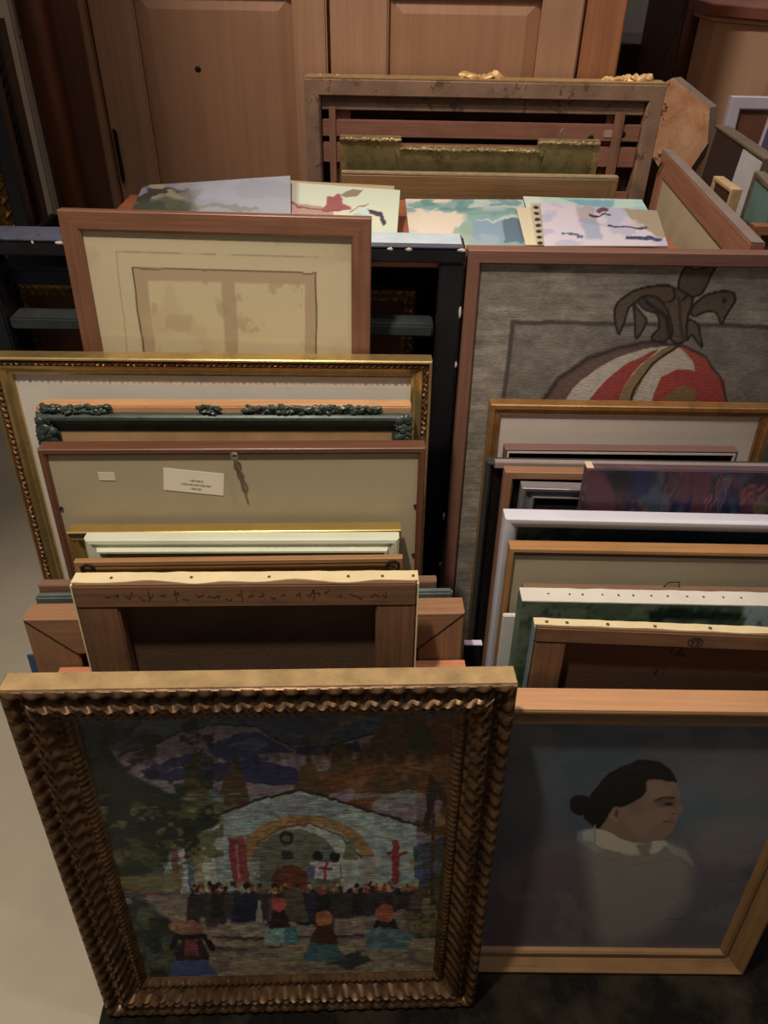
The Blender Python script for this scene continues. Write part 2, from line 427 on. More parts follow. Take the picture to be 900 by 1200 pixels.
# ------------------------------------------------------------------ generic framed pieces
def framed(name, label, TL, TR, yb, lean, T, rail, prof, mt, yaw=None, W=None, group=None, cat='picture frame', step=.02, disp=None):
    M, W0, L = lean_place(TL, TR, yb, lean, yaw)
    if W: W0 = W
    e = empty(name, label, cat, M, group)
    link('moulding', sweep(bmesh.new(), W0, L, prof, step, disp), mt, e)
    return e, M, W0, L
def flatprof(w, T, ins=.004, back=0, lip=.003):
    return [(0, T), (0, lip * .4 + back), (.002, back), (w - ins, back), (w, back + ins), (w, T)]
def sheet(nm, e, mt, W, L, w, y, T=.002, bev=0): return boxo(nm, mt, e, w - .004, W - w + .004, y, y + T, w - .004, L - w + .004, bev)

black = plain('black_wood', (22, 21, 22), .4, .3, 20, .2, .5, spots=((90, 84, 80), 30, .74))
# two dark frames with ornate gilt at far left edge
M, W, L = lean_place((-100, 20), (-4, 20), 1.45, 3, 0)
e = empty('mirror_frame', 'dark wooden frame with ornate old gilt at the far left edge', 'picture frame', M)
gd = metalm('old_gold', (120, 92, 44), .45, .75, (20, 12, 6), .85, 90, 1)
link('moulding', sweep(bmesh.new(), W, L, [(0, .03), (0, .004), (.004, 0), (.02, .003), (.03, .012), (.04, .014), (.04, .03)], .01, lambda s, k, u, ln: (0, .002 * math.sin(s * 300) if 2 < k < 5 else 0)), plain('dark_brown_frame', (42, 26, 18), .45, .3, 20), e)
sheet('panel', e, gd, W, L, .04, .016)
M, W, L = lean_place((-120, 60), (-14, 60), 1.36, 3, 0)
e = empty('framed_picture', 'black frame with an ornate gilt inner border at the far left edge', 'picture frame', M)
link('moulding', sweep(bmesh.new(), W, L, flatprof(.028, .025), .02), black, e)
lb = bmesh.new(); sweep(lb, W - .056, L - .056, [(0, .02), (0, .008), (.01, .002), (.03, .010), (.03, .02)], .006, lambda s, k, u, ln: (0, .004 * math.sin(s * 260 + k) if k in (2, 3) else 0))
o = link('gilt_border', lb, gd, e); o.location = (.028, 0, .028)
sheet('panel', e, plain('dark_print', (50, 34, 24), .5), W, L, .058, .018)

# ------------------------------------------------------------------ dark sideboard, cable and pine cabinet beyond on the right
def far_right():
    Y = 3.05; X = lambda px, py=0: at_y((px, py), Y).x; Z = lambda py, px=760: at_y((px, py), Y).z
    dk = plain('dark_grey_wood', (52, 46, 44), .6, .15)
    t = empty('sideboard', 'low dark grey sideboard against the grey back wall', 'sideboard', T3((0, Y, 0)))
    zt = Z(52); boxo('carcass', dk, t, X(700), X(835), 0, .35, 0, zt - .02, .004); boxo('top', dk, t, X(698), X(838), -.01, .36, zt - .019, zt, .004)
    boxo('door', plain('dark_grey_door', (44, 38, 37), .6), t, X(745), X(800), -.012, -.001, .1, zt - .03, .003)
    # cable
    P = [at_y(p, 2.18) for p in ((806, -8), (800, 18), (792, 38), (782, 62), (776, 88), (772, 105), (770, 140), (772, 300))]
    P[-1].z = .05
    o = link('power_cable', tube(bmesh.new(), P, .0035, 6), plain('black_cable', (12, 12, 12), .5), None, True)
    tag(o, 'thin black cable hanging in front of the grey wall', 'cable')
    # dark post
    Y2 = 2.62; q = lambda px, py=0: at_y((px, py), Y2)
    t = empty('dark_cupboard', 'dark brown cupboard side standing left of the pine cabinet', 'cupboard', T3((0, Y2, 0)))
    bw = wood('dark_brown_wood', (96, 62, 42), .5, .4, .4, sc=.6)
    boxo('side_panel', bw, t, q(806).x, q(833).x, 0, .4, 0, 1.75, .004)
    boxo('edge_post', wood('orange_brown_post', (132, 84, 48), .5, .3, .3, sc=.6), t, q(824).x, q(834).x, -.015, -.001, 0, 1.75, .003)
    # pine cabinet with canted corner
    Y3 = 2.30; a = at_y((866, 30), Y3); zt = a.z
    pts = [(a.x - .02, .20), (a.x - .02, .12), (a.x + .10, -.02), (a.x + .75, -.02), (a.x + .75, .25), (a.x - .02, .25)]
    t = empty('pine_cabinet', 'pale pine cabinet with a canted corner and reddish brown top', 'cabinet', T3((0, Y3, 0)))
    def prism(nm, pts, z0, z1, mt, p=t):
        bm = bmesh.new(); uvl = bm.loops.layers.uv.verify()
        A = [bm.verts.new((x, y, z0)) for x, y in pts]; B = [bm.verts.new((x, y, z1)) for x, y in pts]
        bm.faces.new(A); bm.faces.new(B)
        for k in range(len(pts)): bm.faces.new((A[k], A[(k + 1) % len(pts)], B[(k + 1) % len(pts)], B[k]))
        for f in bm.faces:
            for l in f.loops: l[uvl].uv = (l.vert.co.z, l.vert.co.x + l.vert.co.y)
        bmesh.ops.bevel(bm, geom=[e for e in bm.edges], offset=.003, segments=1, affect='EDGES')
        return link(nm, bm, mt, p)
    lp = wood('pale_pine', (186, 150, 118), .5, .2, .15, sc=.5)
    prism('carcass', pts, 0, zt, lp)
    grow = lambda g: [(x + (-g if x < a.x + .05 else (g if x > a.x + .5 else -g * .5)), y + (-g if y < .2 else g if y > .24 else 0)) for x, y in pts]
    prism('top', grow(.03), zt + .012, zt + .04, wood('red_brown_top', (122, 70, 54), .4, .3, .2)); prism('cornice', grow(.015), zt + .0005, zt + .0115, lp)
    x0 = a.x + .13
    d = boxo('door', lp, t, x0, x0 + .5, -.04, -.021, .12, zt - .05, .003)
    boxo('rail', wood('pale_pine2', (200, 168, 138), .5, .2, .1, sc=.5), d, x0, x0 + .5, -.052, -.041, zt - .12, zt - .051, .002)
    boxo('stile', _M['pale_pine2'], d, x0, x0 + .07, -.052, -.041, .12, zt - .121, .002)
    boxo('panel', lp, d, x0 + .1, x0 + .44, -.05, -.041, .3, zt - .16, .004)
far_right()

# ================================================================== THE BLACK BIN AND THE TABLE BEHIND IT
ZT = 1.083
def black_bin():
    Y = 1.14; zt = at_y((450, 289), Y).z; X = lambda px, py=300: at_y((px, py), Y).x
    bk = plain('black_bin_paint', (24, 24, 28), .35, .4, 12, .3, .5, spots=((150, 138, 130), 26, .73))
    topm = plain('blue_grey_worn_paint', (74, 76, 92), .5, .25, 16, .2, .4, spots=((34, 32, 36), 22, .60))
    blue = plain('navy_paint', (16, 22, 58), .4)
    t = empty('display_bin', 'black painted wooden bin with worn top rail holding pictures', 'display bin', T3((0, Y, 0)))
    xl = X(-40); xr = X(546)
    def b(n, m, x0, x1, y0, y1, z0, z1, bev=.002): return boxo(n, m, t, x0, x1, y0, y1, z0, z1, bev)
    b('top_rail', bk, xl, xr, 0, .065, zt - .024, zt - .002, .003)
    b('top_board', topm, xl + .002, xr - .004, .001, .064, zt - .0018, zt, .0008)
    b('pale_strip', plain('pale_blue_grey', (176, 188, 194), .5, .12, 20), X(400), xr - .006, .016, .0638, zt + .0002, zt + .0008, 0)  # paler blue-grey strip over the right part of the top board
    b('left_post', bk, xl, xl + .03, .001, .06, 0, zt - .0245, .003)
    b('right_post', bk, X(516), xr, .001, .06, 0, zt - .0245, .003)
    b('side_panel', bk, xl, xl + .012, .0605, .33, 0, ZT - .0205); b('side_panel', bk, xr - .012, xr, .0605, .33, 0, ZT - .0205)
    b('back_panel', bk, xl + .0125, xr - .0125, .318, .33, 0, ZT - .0205)
    b('bottom_rail', bk, xl + .031, X(515), .005, .05, .02, .10)
    z1 = at_y((100, 316), Y + .05).z; z0 = at_y((100, 334), Y + .05).z
    b('inner_rail', blue, xl + .031, X(300), .045, .06, z0, z1)
    z1 = at_y((100, 368), Y + .03).z
    b('middle_rail', plain('grey_black_paint', (52, 56, 56), .45, .3, 20), xl + .031, X(508, 385), .01, .055, z1 - .02, z1, .003)
    chip = plain('bare_wood_chip', (206, 190, 176), .7, .1, 60)
    for px, py, w_, rr in ((70, 288, .014, 1), (98, 288, .010, 2), (40, 292, .003, 3), (457, 297, .008, 4), (479, 297, .010, 5), (541, 296, .012, 6)):
        p = at_y((px, py), Y); z_ = zt - .0035
        bm = bmesh.new(); bmesh.ops.create_icosphere(bm, subdivisions=2, radius=1)
        for v in bm.verts: k_ = 1 + .5 * mnoise.noise(v.co * 2 + Vector((rr * 3, 0, 0))); v.co = Vector((v.co.x * w_ / 2 * k_ + p.x, v.co.y * .0012, v.co.z * .0026 * k_ + z_))
        link('paint_chip', bm, chip, t, True)
    for zz, h_ in ((zt - .10, .010), (zt - .19, .006), (.62, .008), (.50, .006)):
        bm = bmesh.new(); bmesh.ops.create_icosphere(bm, subdivisions=2, radius=1)
        for v in bm.verts: k_ = 1 + .5 * mnoise.noise(v.co * 2 + Vector((zz * 9, 0, 0))); v.co = Vector((v.co.x * .0022 * k_ + xr - .002, v.co.y * .0012 + .0012, v.co.z * h_ * k_ + zz))
        link('paint_chip', bm, chip, t, True)
    # framed picture inside
    yi = Y + .085; p0 = at_y((17, 333), yi); p1 = at_y((487, 346), yi)
    e = empty('bin_picture', 'small gilt and brown framed picture inside the black bin', 'picture frame', T3((p0.x, yi, p0.z - .35)))
    W = p1.x - p0.x; link('moulding', sweep(bmesh.new(), W, .35, [(0, .02), (0, .003), (.006, 0), (.012, .004), (.018, .002), (.022, .008), (.022, .02)], .005, lambda s, k, u, ln: (0, .002 * math.sin(s * 500) if k in (2, 3, 4) else 0)), metalm('dark_gilt', (150, 112, 62), .45, .5, (30, 16, 8), .8, 70, .8), e)
    sheet('picture', e, plain('brown_print', (110, 72, 48), .6, .5, 9), W, .35, .022, .01)
black_bin()
def table():
    x0 = at_z((120, 260), ZT).x; x1 = at_z((792, 286), ZT).x; tw = wood('terracotta_wood', (158, 96, 62), .5, .25, .2)
    t = empty('side_table', 'reddish brown wooden table behind the black bin covered with loose prints', 'table', T3(((x0 + x1) / 2, 1.62, 0)))
    hw = (x1 - x0) / 2
    boxo('tabletop', tw, t, -hw, hw, -.405, -.09, ZT - .02, ZT, .003)
    boxo('leg', tw, t, hw - .05, hw - .01, -.14, -.10, 0, ZT - .0205, .002); boxo('leg', tw, t, hw - .05, hw - .01, -.40, -.36, 0, ZT - .0205, .002)
    boxo('leg', tw, t, -hw + .01, -hw + .05, -.14, -.10, 0, ZT - .0205, .002)
table()

# ------------------------------------------------------------------ prints lying on the table
def lying(name, label, cat, pts, y0, z0, slope, T, fn=None, side=None, grp=None, gain=1.6):
    """sheet or thin canvas lying at a slope; pts = photo corners TL,TR,BR,BL of its upper face"""
    n = Vector((0, -math.sin(R(slope)), math.cos(R(slope)))); o = Vector((0, y0, z0))
    P = [on_plane(p, o, n) for p in pts]; xa = (P[1] - P[0]).normalized(); ya = n.cross(xa)
    M = Matrix.Identity(4)
    for i in range(3): M[i][0] = xa[i]; M[i][1] = ya[i]; M[i][2] = n[i]; M[i][3] = P[3][i]
    Mi = M.inverted(); q = [Mi @ p for p in P]
    nx, ny = 90, 60; V = []; F = []
    for j in range(ny + 1):
        for i in range(nx + 1):
            s, t = i / nx, j / ny
            v = (q[3] * (1 - s) + q[2] * s) * (1 - t) + (q[0] * (1 - s) + q[1] * s) * t; v.z += .0003 * math.sin(s * 5 + t * 3); V.append(v)
    W3 = np.array([tuple(M @ v) for v in V]); px, py = projv(W3); col = fn(px, py) / 255
    lin = np.clip(np.where(col <= .04045, col / 12.92, ((np.clip(col, 0, 1) + .055) / 1.055) ** 2.4) * gain, 0, .85)
    nV = len(V); c = [0, nx, nV - 1, nV - 1 - nx]
    V = [tuple(v) for v in V] + [(V[k].x, V[k].y, V[k].z - T) for k in c]
    for j in range(ny):
        for i in range(nx): a = j * (nx + 1) + i; F.append((a, a + 1, a + nx + 2, a + nx + 1))
    nf = len(F); bot = list(range(0, nx + 1)); top = list(range(nV - 1 - nx, nV)); lf = [j * (nx + 1) for j in range(ny + 1)]; rg = [j * (nx + 1) + nx for j in range(ny + 1)]
    F += [tuple(bot[::-1] + [nV, nV + 1]), tuple(top + [nV + 2, nV + 3]), tuple(lf + [nV + 3, nV]), tuple(rg[::-1] + [nV + 1, nV + 2]), (nV, nV + 3, nV + 2, nV + 1)]
    me = bpy.data.meshes.new(name); me.from_pydata(V, [], F); me.update()
    ca = me.color_attributes.new('art', 'FLOAT_COLOR', 'POINT'); buf = np.ones((len(V), 4), dtype=np.float32); buf[:nV, :3] = lin; buf[nV:, :3] = lin.mean(0)
    ca.data.foreach_set('color', buf.ravel()); me.materials.append(paintm('print_art', .55, .15, (60, 60, 60)))
    if side:
        me.materials.append(side)
        for k in range(nf, len(F)): me.polygons[k].material_index = 1
    ob = bpy.data.objects.new(name, me); C.objects.link(ob); ob.matrix_world = M
    return tag(ob, label, cat, grp)
cream = plain('cream_paper', (222, 208, 176), .7)
def artA(px, py):
    a = Art(px, py, (150, 152, 162), 10, .08); a.patches(.02, .05, .5, (166, 166, 176), .5)
    m = np.clip((238 - px) / 40, 0, 1); a.put(m, (92, 92, 110), .6)
    a.patches(.05, .12, .46, (54, 50, 44), .95, m); a.patches(.07, .16, .56, (150, 138, 108), .9, m, 9)
    a.poly([(150, 236), (200, 228), (232, 245), (150, 262)], (66, 68, 56), .8, 6); a.line([(225, 243), (245, 240), (300, 246)], 4, (120, 118, 110), .6); return a.c
def artB(px, py):
    a = Art(px, py, (206, 214, 190), 8, .1); a.patches(.015, .04, .55, (222, 216, 190), .7)
    a.put(np.clip((352 - px) / 6, 0, 1), (150, 140, 128), .6)
    a.poly([(340, 236), (372, 240), (392, 244), (392, 256), (340, 250)], (178, 140, 132), .9); a.line([(340, 238), (365, 245), (400, 247)], 1.6, (96, 52, 56))
    a.poly([(386, 229), (396, 227), (404, 240), (412, 247), (378, 246)], (156, 92, 92)); a.poly([(396, 229), (414, 222), (428, 222), (420, 229), (404, 232)], (142, 128, 104))
    a.line([(410, 250), (430, 238)], 1.2, (110, 116, 110)); a.line([(430, 246), (444, 251), (450, 261)], 5, (66, 66, 84)); a.poly([(415, 250), (430, 240), (432, 252)], (200, 216, 206))
    a.ell(424, 256, 12, 5, (170, 190, 190), .8); return a.c
def artC(px, py):
    a = Art(px, py, (226, 212, 190), 10, .09); a.put(np.clip((px - 540) / 10, 0, 1), (140, 172, 164), 1)
    a.poly([(474, 237), (560, 236), (640, 236), (640, 246), (560, 252), (540, 249), (500, 246), (474, 244)], (120, 160, 154), .9, 3)
    a.patches(.03, .12, .52, (206, 214, 204), .8, np.clip((250 - py) / 8, 0, 1)); a.patches(.05, .2, .55, (92, 140, 140), .7, np.clip((252 - py) / 6, 0, 1), 4)
    a.ell(560, 268, 22, 9, (150, 178, 166), .9); a.poly([(532, 268), (560, 262), (560, 282), (530, 282)], (146, 172, 150), .8, 3)
    a.poly([(553, 258), (590, 256), (592, 284), (558, 284)], (138, 164, 180)); a.poly([(590, 257), (612, 257), (624, 284), (590, 284)], (98, 122, 136)); a.poly([(552, 260), (590, 254), (612, 252), (612, 258), (590, 258)], (196, 206, 196), .9)
    a.patches(.04, .05, .6, (178, 186, 190), .4); return a.c
def artD(px, py):
    a = Art(px, py, (190, 216, 200), 6, .1); a.poly([(655, 232), (720, 234), (715, 246), (680, 240)], (122, 168, 184), .9, 3); a.patches(.04, .1, .55, (160, 200, 196), .8)
    a.put(np.clip((640 - px) / 8, 0, 1), (216, 224, 204)); return a.c
def artE(px, py):
    a = Art(px, py, (214, 204, 210), 9, .1); a.patches(.03, .07, .53, (180, 182, 200), .8, off=3); a.poly([(727, 244), (772, 244), (784, 284), (752, 268)], (168, 152, 126), 1, 2); a.poly([(676, 240), (694, 240), (704, 262), (680, 262)], (172, 160, 156), .8, 3); a.poly([(680, 258), (700, 254), (708, 280), (686, 280)], (150, 164, 186), .7, 3)
    a.ell(706, 246, 6, 3.5, (104, 70, 76)); a.line([(690, 252), (714, 253)], 1.6, (60, 44, 56)); a.line([(714, 263), (722, 266), (756, 267)], 2.4, (60, 62, 84)); a.line([(736, 278), (772, 281)], 4, (64, 72, 100)); a.line([(660, 274), (682, 276)], 2, (90, 104, 124))
    a.ell(742, 262, 14, 4, (214, 190, 188), .7); return a.c
def artF(px, py):
    a = Art(px, py, (200, 190, 158), 2)
    for k in range(7): a.ell(628 + .8 * k, 243 + 7 * k, 3.2, 2.0, (52, 46, 46))
    return a.c
flat = lambda c: (lambda px, py: Art(px, py, c).c)
G = 'loose prints and canvases on the table'
edge = plain('canvas_edge_brown', (126, 88, 62), .7)
lying('bare_canvas', 'bare brown canvas board lying under the figure painting with the red shape', 'canvas', [(336, 211), (462, 218), (461, 262), (334, 262)], 1.26, ZT + .010, 9, .010, flat((168, 146, 110)), edge, G, 1.0)
lying('oil_painting', 'unframed landscape painting with dark rocks left and pale grey sea, curled on the table', 'painting', [(168, 217), (340, 206), (341, 264), (146, 264)], 1.26, ZT + .034, 10, .003, artA, cream, G, .85)
lying('oil_painting', 'pale unframed painting of a red figure shape on mint ground', 'painting', [(338, 213), (469, 223), (465, 276), (336, 276)], 1.26, ZT + .026, 8, .010, artB, edge, G, .8)
lying('oil_painting', 'unframed teal and cream seascape painting, centre of the prints', 'painting', [(475, 233), (613, 234), (624, 287), (481, 287)], 1.235, ZT + .008, 1.2, .007, artC, cream, G, .85)
lying('paper_print', 'pale mint painting mostly covered by the sketch with blue brush strokes', 'print', [(613, 230), (752, 234), (766, 258), (622, 262)], 1.36, ZT + .010, 1.5, .003, artD, cream, G, .85)
lying('paper_print', 'narrow blank cream sheet between the teal seascape and the sketch', 'print', [(605, 243), (625, 243), (634, 287), (616, 287)], 1.235, ZT + .0125, 1.4, .0012, flat((226, 214, 180)), cream, G, .8)
lying('paper_print', 'cream sheet with a column of dark ink marks under the sketch', 'print', [(622, 238), (646, 238), (652, 287), (630, 287)], 1.235, ZT + .0155, 1.6, .0012, artF, cream, G, .8)
lying('paper_print', 'pinkish white sketch with dark blue brush strokes, nearest the right end of the table', 'print', [(633, 237), (770, 247), (783, 288), (638, 288)], 1.235, ZT + .019, 2.0, .0015, artE, cream, G, .85)

# ------------------------------------------------------------------ big frames standing behind the table
wB = wood('board_wood', (150, 116, 74), .5, .3, .3)
M, W, L = lean_place((400, 204), (725, 211), 1.535, 1.0, 0)
e = empty('framed_board', 'plain framed board with gilt edge standing between the table and the gilt frame', 'picture frame', M)
link('moulding', sweep(bmesh.new(), W, L, flatprof(.06, .018), .05), wB, e)
boxo('gilt_edge', metalm('pale_gilt', (206, 186, 140), .4, .5, (90, 70, 40), .4), e, 0, W, .0, .018, L + .0002, L + .004, .001)
sheet('panel', e, plain('olive_board', (112, 96, 62), .6), W, L, .06, .012)

def swept_gilt():
    """gilt frame with raised square ears at its corners"""
    M, W, L = lean_place((398, 161), (705, 169), 1.575, 1.5, 0)
    e = empty('gilt_picture_frame', 'old gilt frame with raised stepped corners in front of the large frame back', 'picture frame', M)
    g = metalm('antique_gilt', (170, 150, 100), .45, .55, (40, 28, 14), .8, 60, .6); s = W / 307
    ear = 72 * s; drop = .016
    # stepped front moulding: outline with ears, extruded in relief layers
    def layer(nm, off, y0, y1, mt, hol):
        bm = bmesh.new()
        O = [(off, off), (W - off, off), (W - off, L - off), (W - ear + off, L - off), (W - ear + off, L - drop - off), (ear - off, L - drop - off), (ear - off, L - off), (off, L - off)]
        h = hol; I = [(h, h), (W - h, h), (W - h, L - h - drop), (W - ear, L - h - drop - .0), (W - ear, L - h - drop - .001), (ear, L - h - drop - .001), (ear, L - h - drop), (h, L - h - drop)]
        for y in (y0, y1):
            pass
        a = [[bm.verts.new((x, y, z)) for x, z in P] for y in (y0, y1) for P in (O, I)]; n = 8
        for k in range(n):
            k2 = (k + 1) % n
            bm.faces.new((a[0][k], a[0][k2], a[1][k2], a[1][k])); bm.faces.new((a[2][k], a[2][k2], a[3][k2], a[3][k]))
            bm.faces.new((a[0][k], a[0][k2], a[2][k2], a[2][k])); bm.faces.new((a[1][k], a[1][k2], a[3][k2], a[3][k]))
        return link(nm, bm, mt, e)
    layer('moulding', 0, .008, .03, g, .05); layer('moulding_cove', .012, .012, .0079, metalm('gilt_cove', (150, 136, 90), .4, .6, (30, 22, 10), .6), .055)
    # carved bead along the stepped top edge
    for a, b, z in ((0.002, ear, L - .004), (ear, W - ear, L - drop - .004), (W - ear, W - .002, L - .004)):
        lumps('carved_edge', metalm('pale_worn_gilt', (178, 156, 110), .45, .45, (60, 44, 24), .7), e, a, b, .006, z, .001, .001, int((b - a) / .004), .0036, 3)
    o = link('hanging_wire', tube(bmesh.new(), [(W * .84, .022, L - .012), (W * .845, .022, L + .012), (W * .855, .022, L + .020), (W * .862, .022, L + .012), (W * .858, .022, L - .012)], .0014, 6), plain('wire_grey', (170, 160, 150), .4, metal=.8), e)
    sheet('panel', e, plain('dark_panel', (40, 32, 22), .6), W, L - .02, .05, .014)
swept_gilt()

def big_back():
    M, W, L = lean_place((356, 92), (782, 101), 1.855, 1.0, 0)
    e = empty('large_frame_back', 'back of a large old frame with slatted stretcher and gilt shells on top', 'picture frame', M)
    s = W / 426; dw = wood('dusty_old_wood', (150, 108, 82), .7, .3, .45); ow = plain('worn_plaster', (150, 118, 94), .8, .3, 14, .4, spots=((112, 82, 64), 20, .56)); rw = wood('red_slat', (160, 108, 84), .6, .25, .3)
    link('moulding', sweep(bmesh.new(), W, L, [(0, .05), (0, .002), (.002, 0), (.030, 0), (.034, .006), (.034, .05)], .02), ow, e)
    boxo('gilt_top_edge', metalm('thin_gold_edge', (196, 164, 110), .45, .4, (110, 80, 44), .5), e, .001, W - .001, .002, .05, L + .0002, L + .004, .001)
    q = lambda a: a * s
    for k, (z0, z1) in enumerate(((28, 8), (56, 38), (84, 62), (140, 112), (190, 165))):
        boxo('stretcher_slat', rw if k else ow, e, .0345, W - .0345, .014, .028, L - q(z0) * 1.05 - .008, L - q(z1) * 1.05 - .008, .002)
    for x in (34, 365): boxo('upright_slat', dw, e, q(x), q(x + 20), .0285, .038, .04, L - .02, .002)
    for x in (18, 345): boxo('upright_bar', dw, e, q(x + (10 if x < 100 else 28)), q(x + (18 if x < 100 else 40)), .010, .0139, .04, L - q(30), .001)
    boxo('canvas_back', plain('dark_old_canvas', (62, 40, 30), .9, .2), e, .034, W - .034, .040, .043, .034, L - .034)
    sh = metalm('shell_gilt', (222, 180, 120), .5, .3, (140, 96, 50), .5, 30)
    lumps('shell_ornament', sh, e, q(190), q(232), .03, L + .004, .006, .002, 8, .014, 5, .6)
    lumps('shell_ornament', sh, e, q(352), q(376), .03, L + .004, .006, .002, 5, .011, 6, .6); lumps('shell_ornament', sh, e, q(378), q(408), .03, L + .006, .006, .002, 7, .012, 8, .7)
    lumps('shell_ornament', sh, e, q(12), q(46), .03, L + .003, .004, .001, 3, .005, 9, .6)
    boxo('paper_tag', plain('paper_tag', (190, 160, 140), .8), e, q(363), q(376), .0125, .0138, L - q(58), L - q(50), 0)
    for x, z in ((348, 54), (386, 49), (220, 84)):
        bm = bmesh.new(); bmesh.ops.create_uvsphere(bm, u_segments=10, v_segments=6, radius=q(4))
        for v in bm.verts: v.co = Vector((v.co.x + q(x), v.co.y * .3 + .0138, v.co.z + L - q(z) - .01))
        link('hole', bm, darkslot, e, True)
big_back()

# frame lying along the depth on the right, back towards us
def side_frame():
    z = 1.122; P = at_z((768, 167), z); Q = at_z((887, 293), z); Q, P = P + (Q - P) * ((P.y - 1.185) / (P.y - Q.y)), P + (Q - P) * max(0, (P.y - 1.80) / (P.y - Q.y)); v = Q - P; W = v.length; ang = math.atan2(v.y, v.x); ph = R(1)
    M = Matrix.Rotation(ang, 4, 'Z') @ Matrix.Rotation(-ph, 4, 'X'); L = (z - .002) / math.cos(ph); base = P - M.to_3x3() @ Vector((0, 0, L)); M = Matrix.Translation(base) @ M
    e = empty('reversed_picture', 'pinkish wooden frame back with cream board, standing sideways right of the prints', 'picture frame', M)
    link('moulding', sweep(bmesh.new(), W, L, flatprof(.048, .022), .05), wood('pink_wood', (176, 122, 92), .5, .25, .2), e)
    boxo('top_edge', plain('grey_edge', (128, 112, 100), .7), e, 0, W, 0, .022, L + .0002, L + .002, .0008)
    sheet('backing_board', e, plain('cream_board', (206, 188, 150), .7, .1, 6), W, L, .048, .004)
    bm = tube(bmesh.new(), [(.012, -.004, L - .045), (.028, -.006, L - .03), (.04, -.004, L - .018)], .002, 6); link('hook', bm, darkslot, e)
side_frame()

def octagon():
    """thick slab of raw wood with canted corners"""
    n = Vector((-.72, -.66, .03)).normalized(); o = at_y((800, 130), 2.06)
    pts = [(762, 112), (778, 97), (789, 91), (832, 126), (829, 169), (807, 202), (792, 226), (764, 180), (756, 140)]
    P = [on_plane(p, o, n) for p in pts]; dn = (Vector((0, 0, -1)) + n * n.z).normalized()
    P.insert(6, P[5] + dn * ((P[5].z - .012) / -dn.z)); P.insert(7, P[7] + dn * ((P[7].z - .012) / -dn.z)); c = sum(P, Vector()) / len(P); bm = bmesh.new()
    A = [bm.verts.new(p) for p in P]; T = .035; B = [bm.verts.new(p - n * T) for p in P]; A2 = [bm.verts.new(p + (c - p) * .04 + n * .001) for p in P]
    k_ = len(P)
    for k in range(k_):
        bm.faces.new((A[k], A[(k + 1) % k_], B[(k + 1) % k_], B[k])); bm.faces.new((A[k], A[(k + 1) % k_], A2[(k + 1) % k_], A2[k]))
    bm.faces.new(A2); bm.faces.new(B)
    m, nt, b = nmat('raw_plywood'); tc = N(nt, 'ShaderNodeTexCoord').outputs['Object']
    g = noise_tex(nt, tc, 14, 6, .7, 1.2); col = mixc(nt, ramp(nt, g, .35, .65), srgb((168, 112, 74)), srgb((206, 160, 118)))
    vv = N(nt, 'ShaderNodeTexVoronoi', feature='DISTANCE_TO_EDGE'); vv.inputs['Scale'].default_value = 9
    nt.links.new(mapping(nt, tc, (1, 1, 1)), vv.inputs['Vector']); cr = ramp(nt, noise_tex(nt, tc, 5, 5, .7, 2.5), .36, .39)
    col = mixc(nt, cr, srgb((96, 58, 34)), col); nt.links.new(col, b.inputs['Base Color']); b.inputs['Roughness'].default_value = .8; bump(nt, b, g, .6, .003)
    ob = link('wooden_slab', bm, m); ob.data.materials.append(plain('grey_wood_edge', (112, 94, 80), .7, .3, 20))
    for f in ob.data.polygons:
        if abs(f.normal.dot(n)) < .3: f.material_index = 1
    # stands on a block so that it rests on the floor
    tag(ob, 'thick wooden slab with canted corners and rough face beside the large frame back', 'wooden panel')
    lo = min(P, key=lambda p: p.z); return lo
lo = octagon()
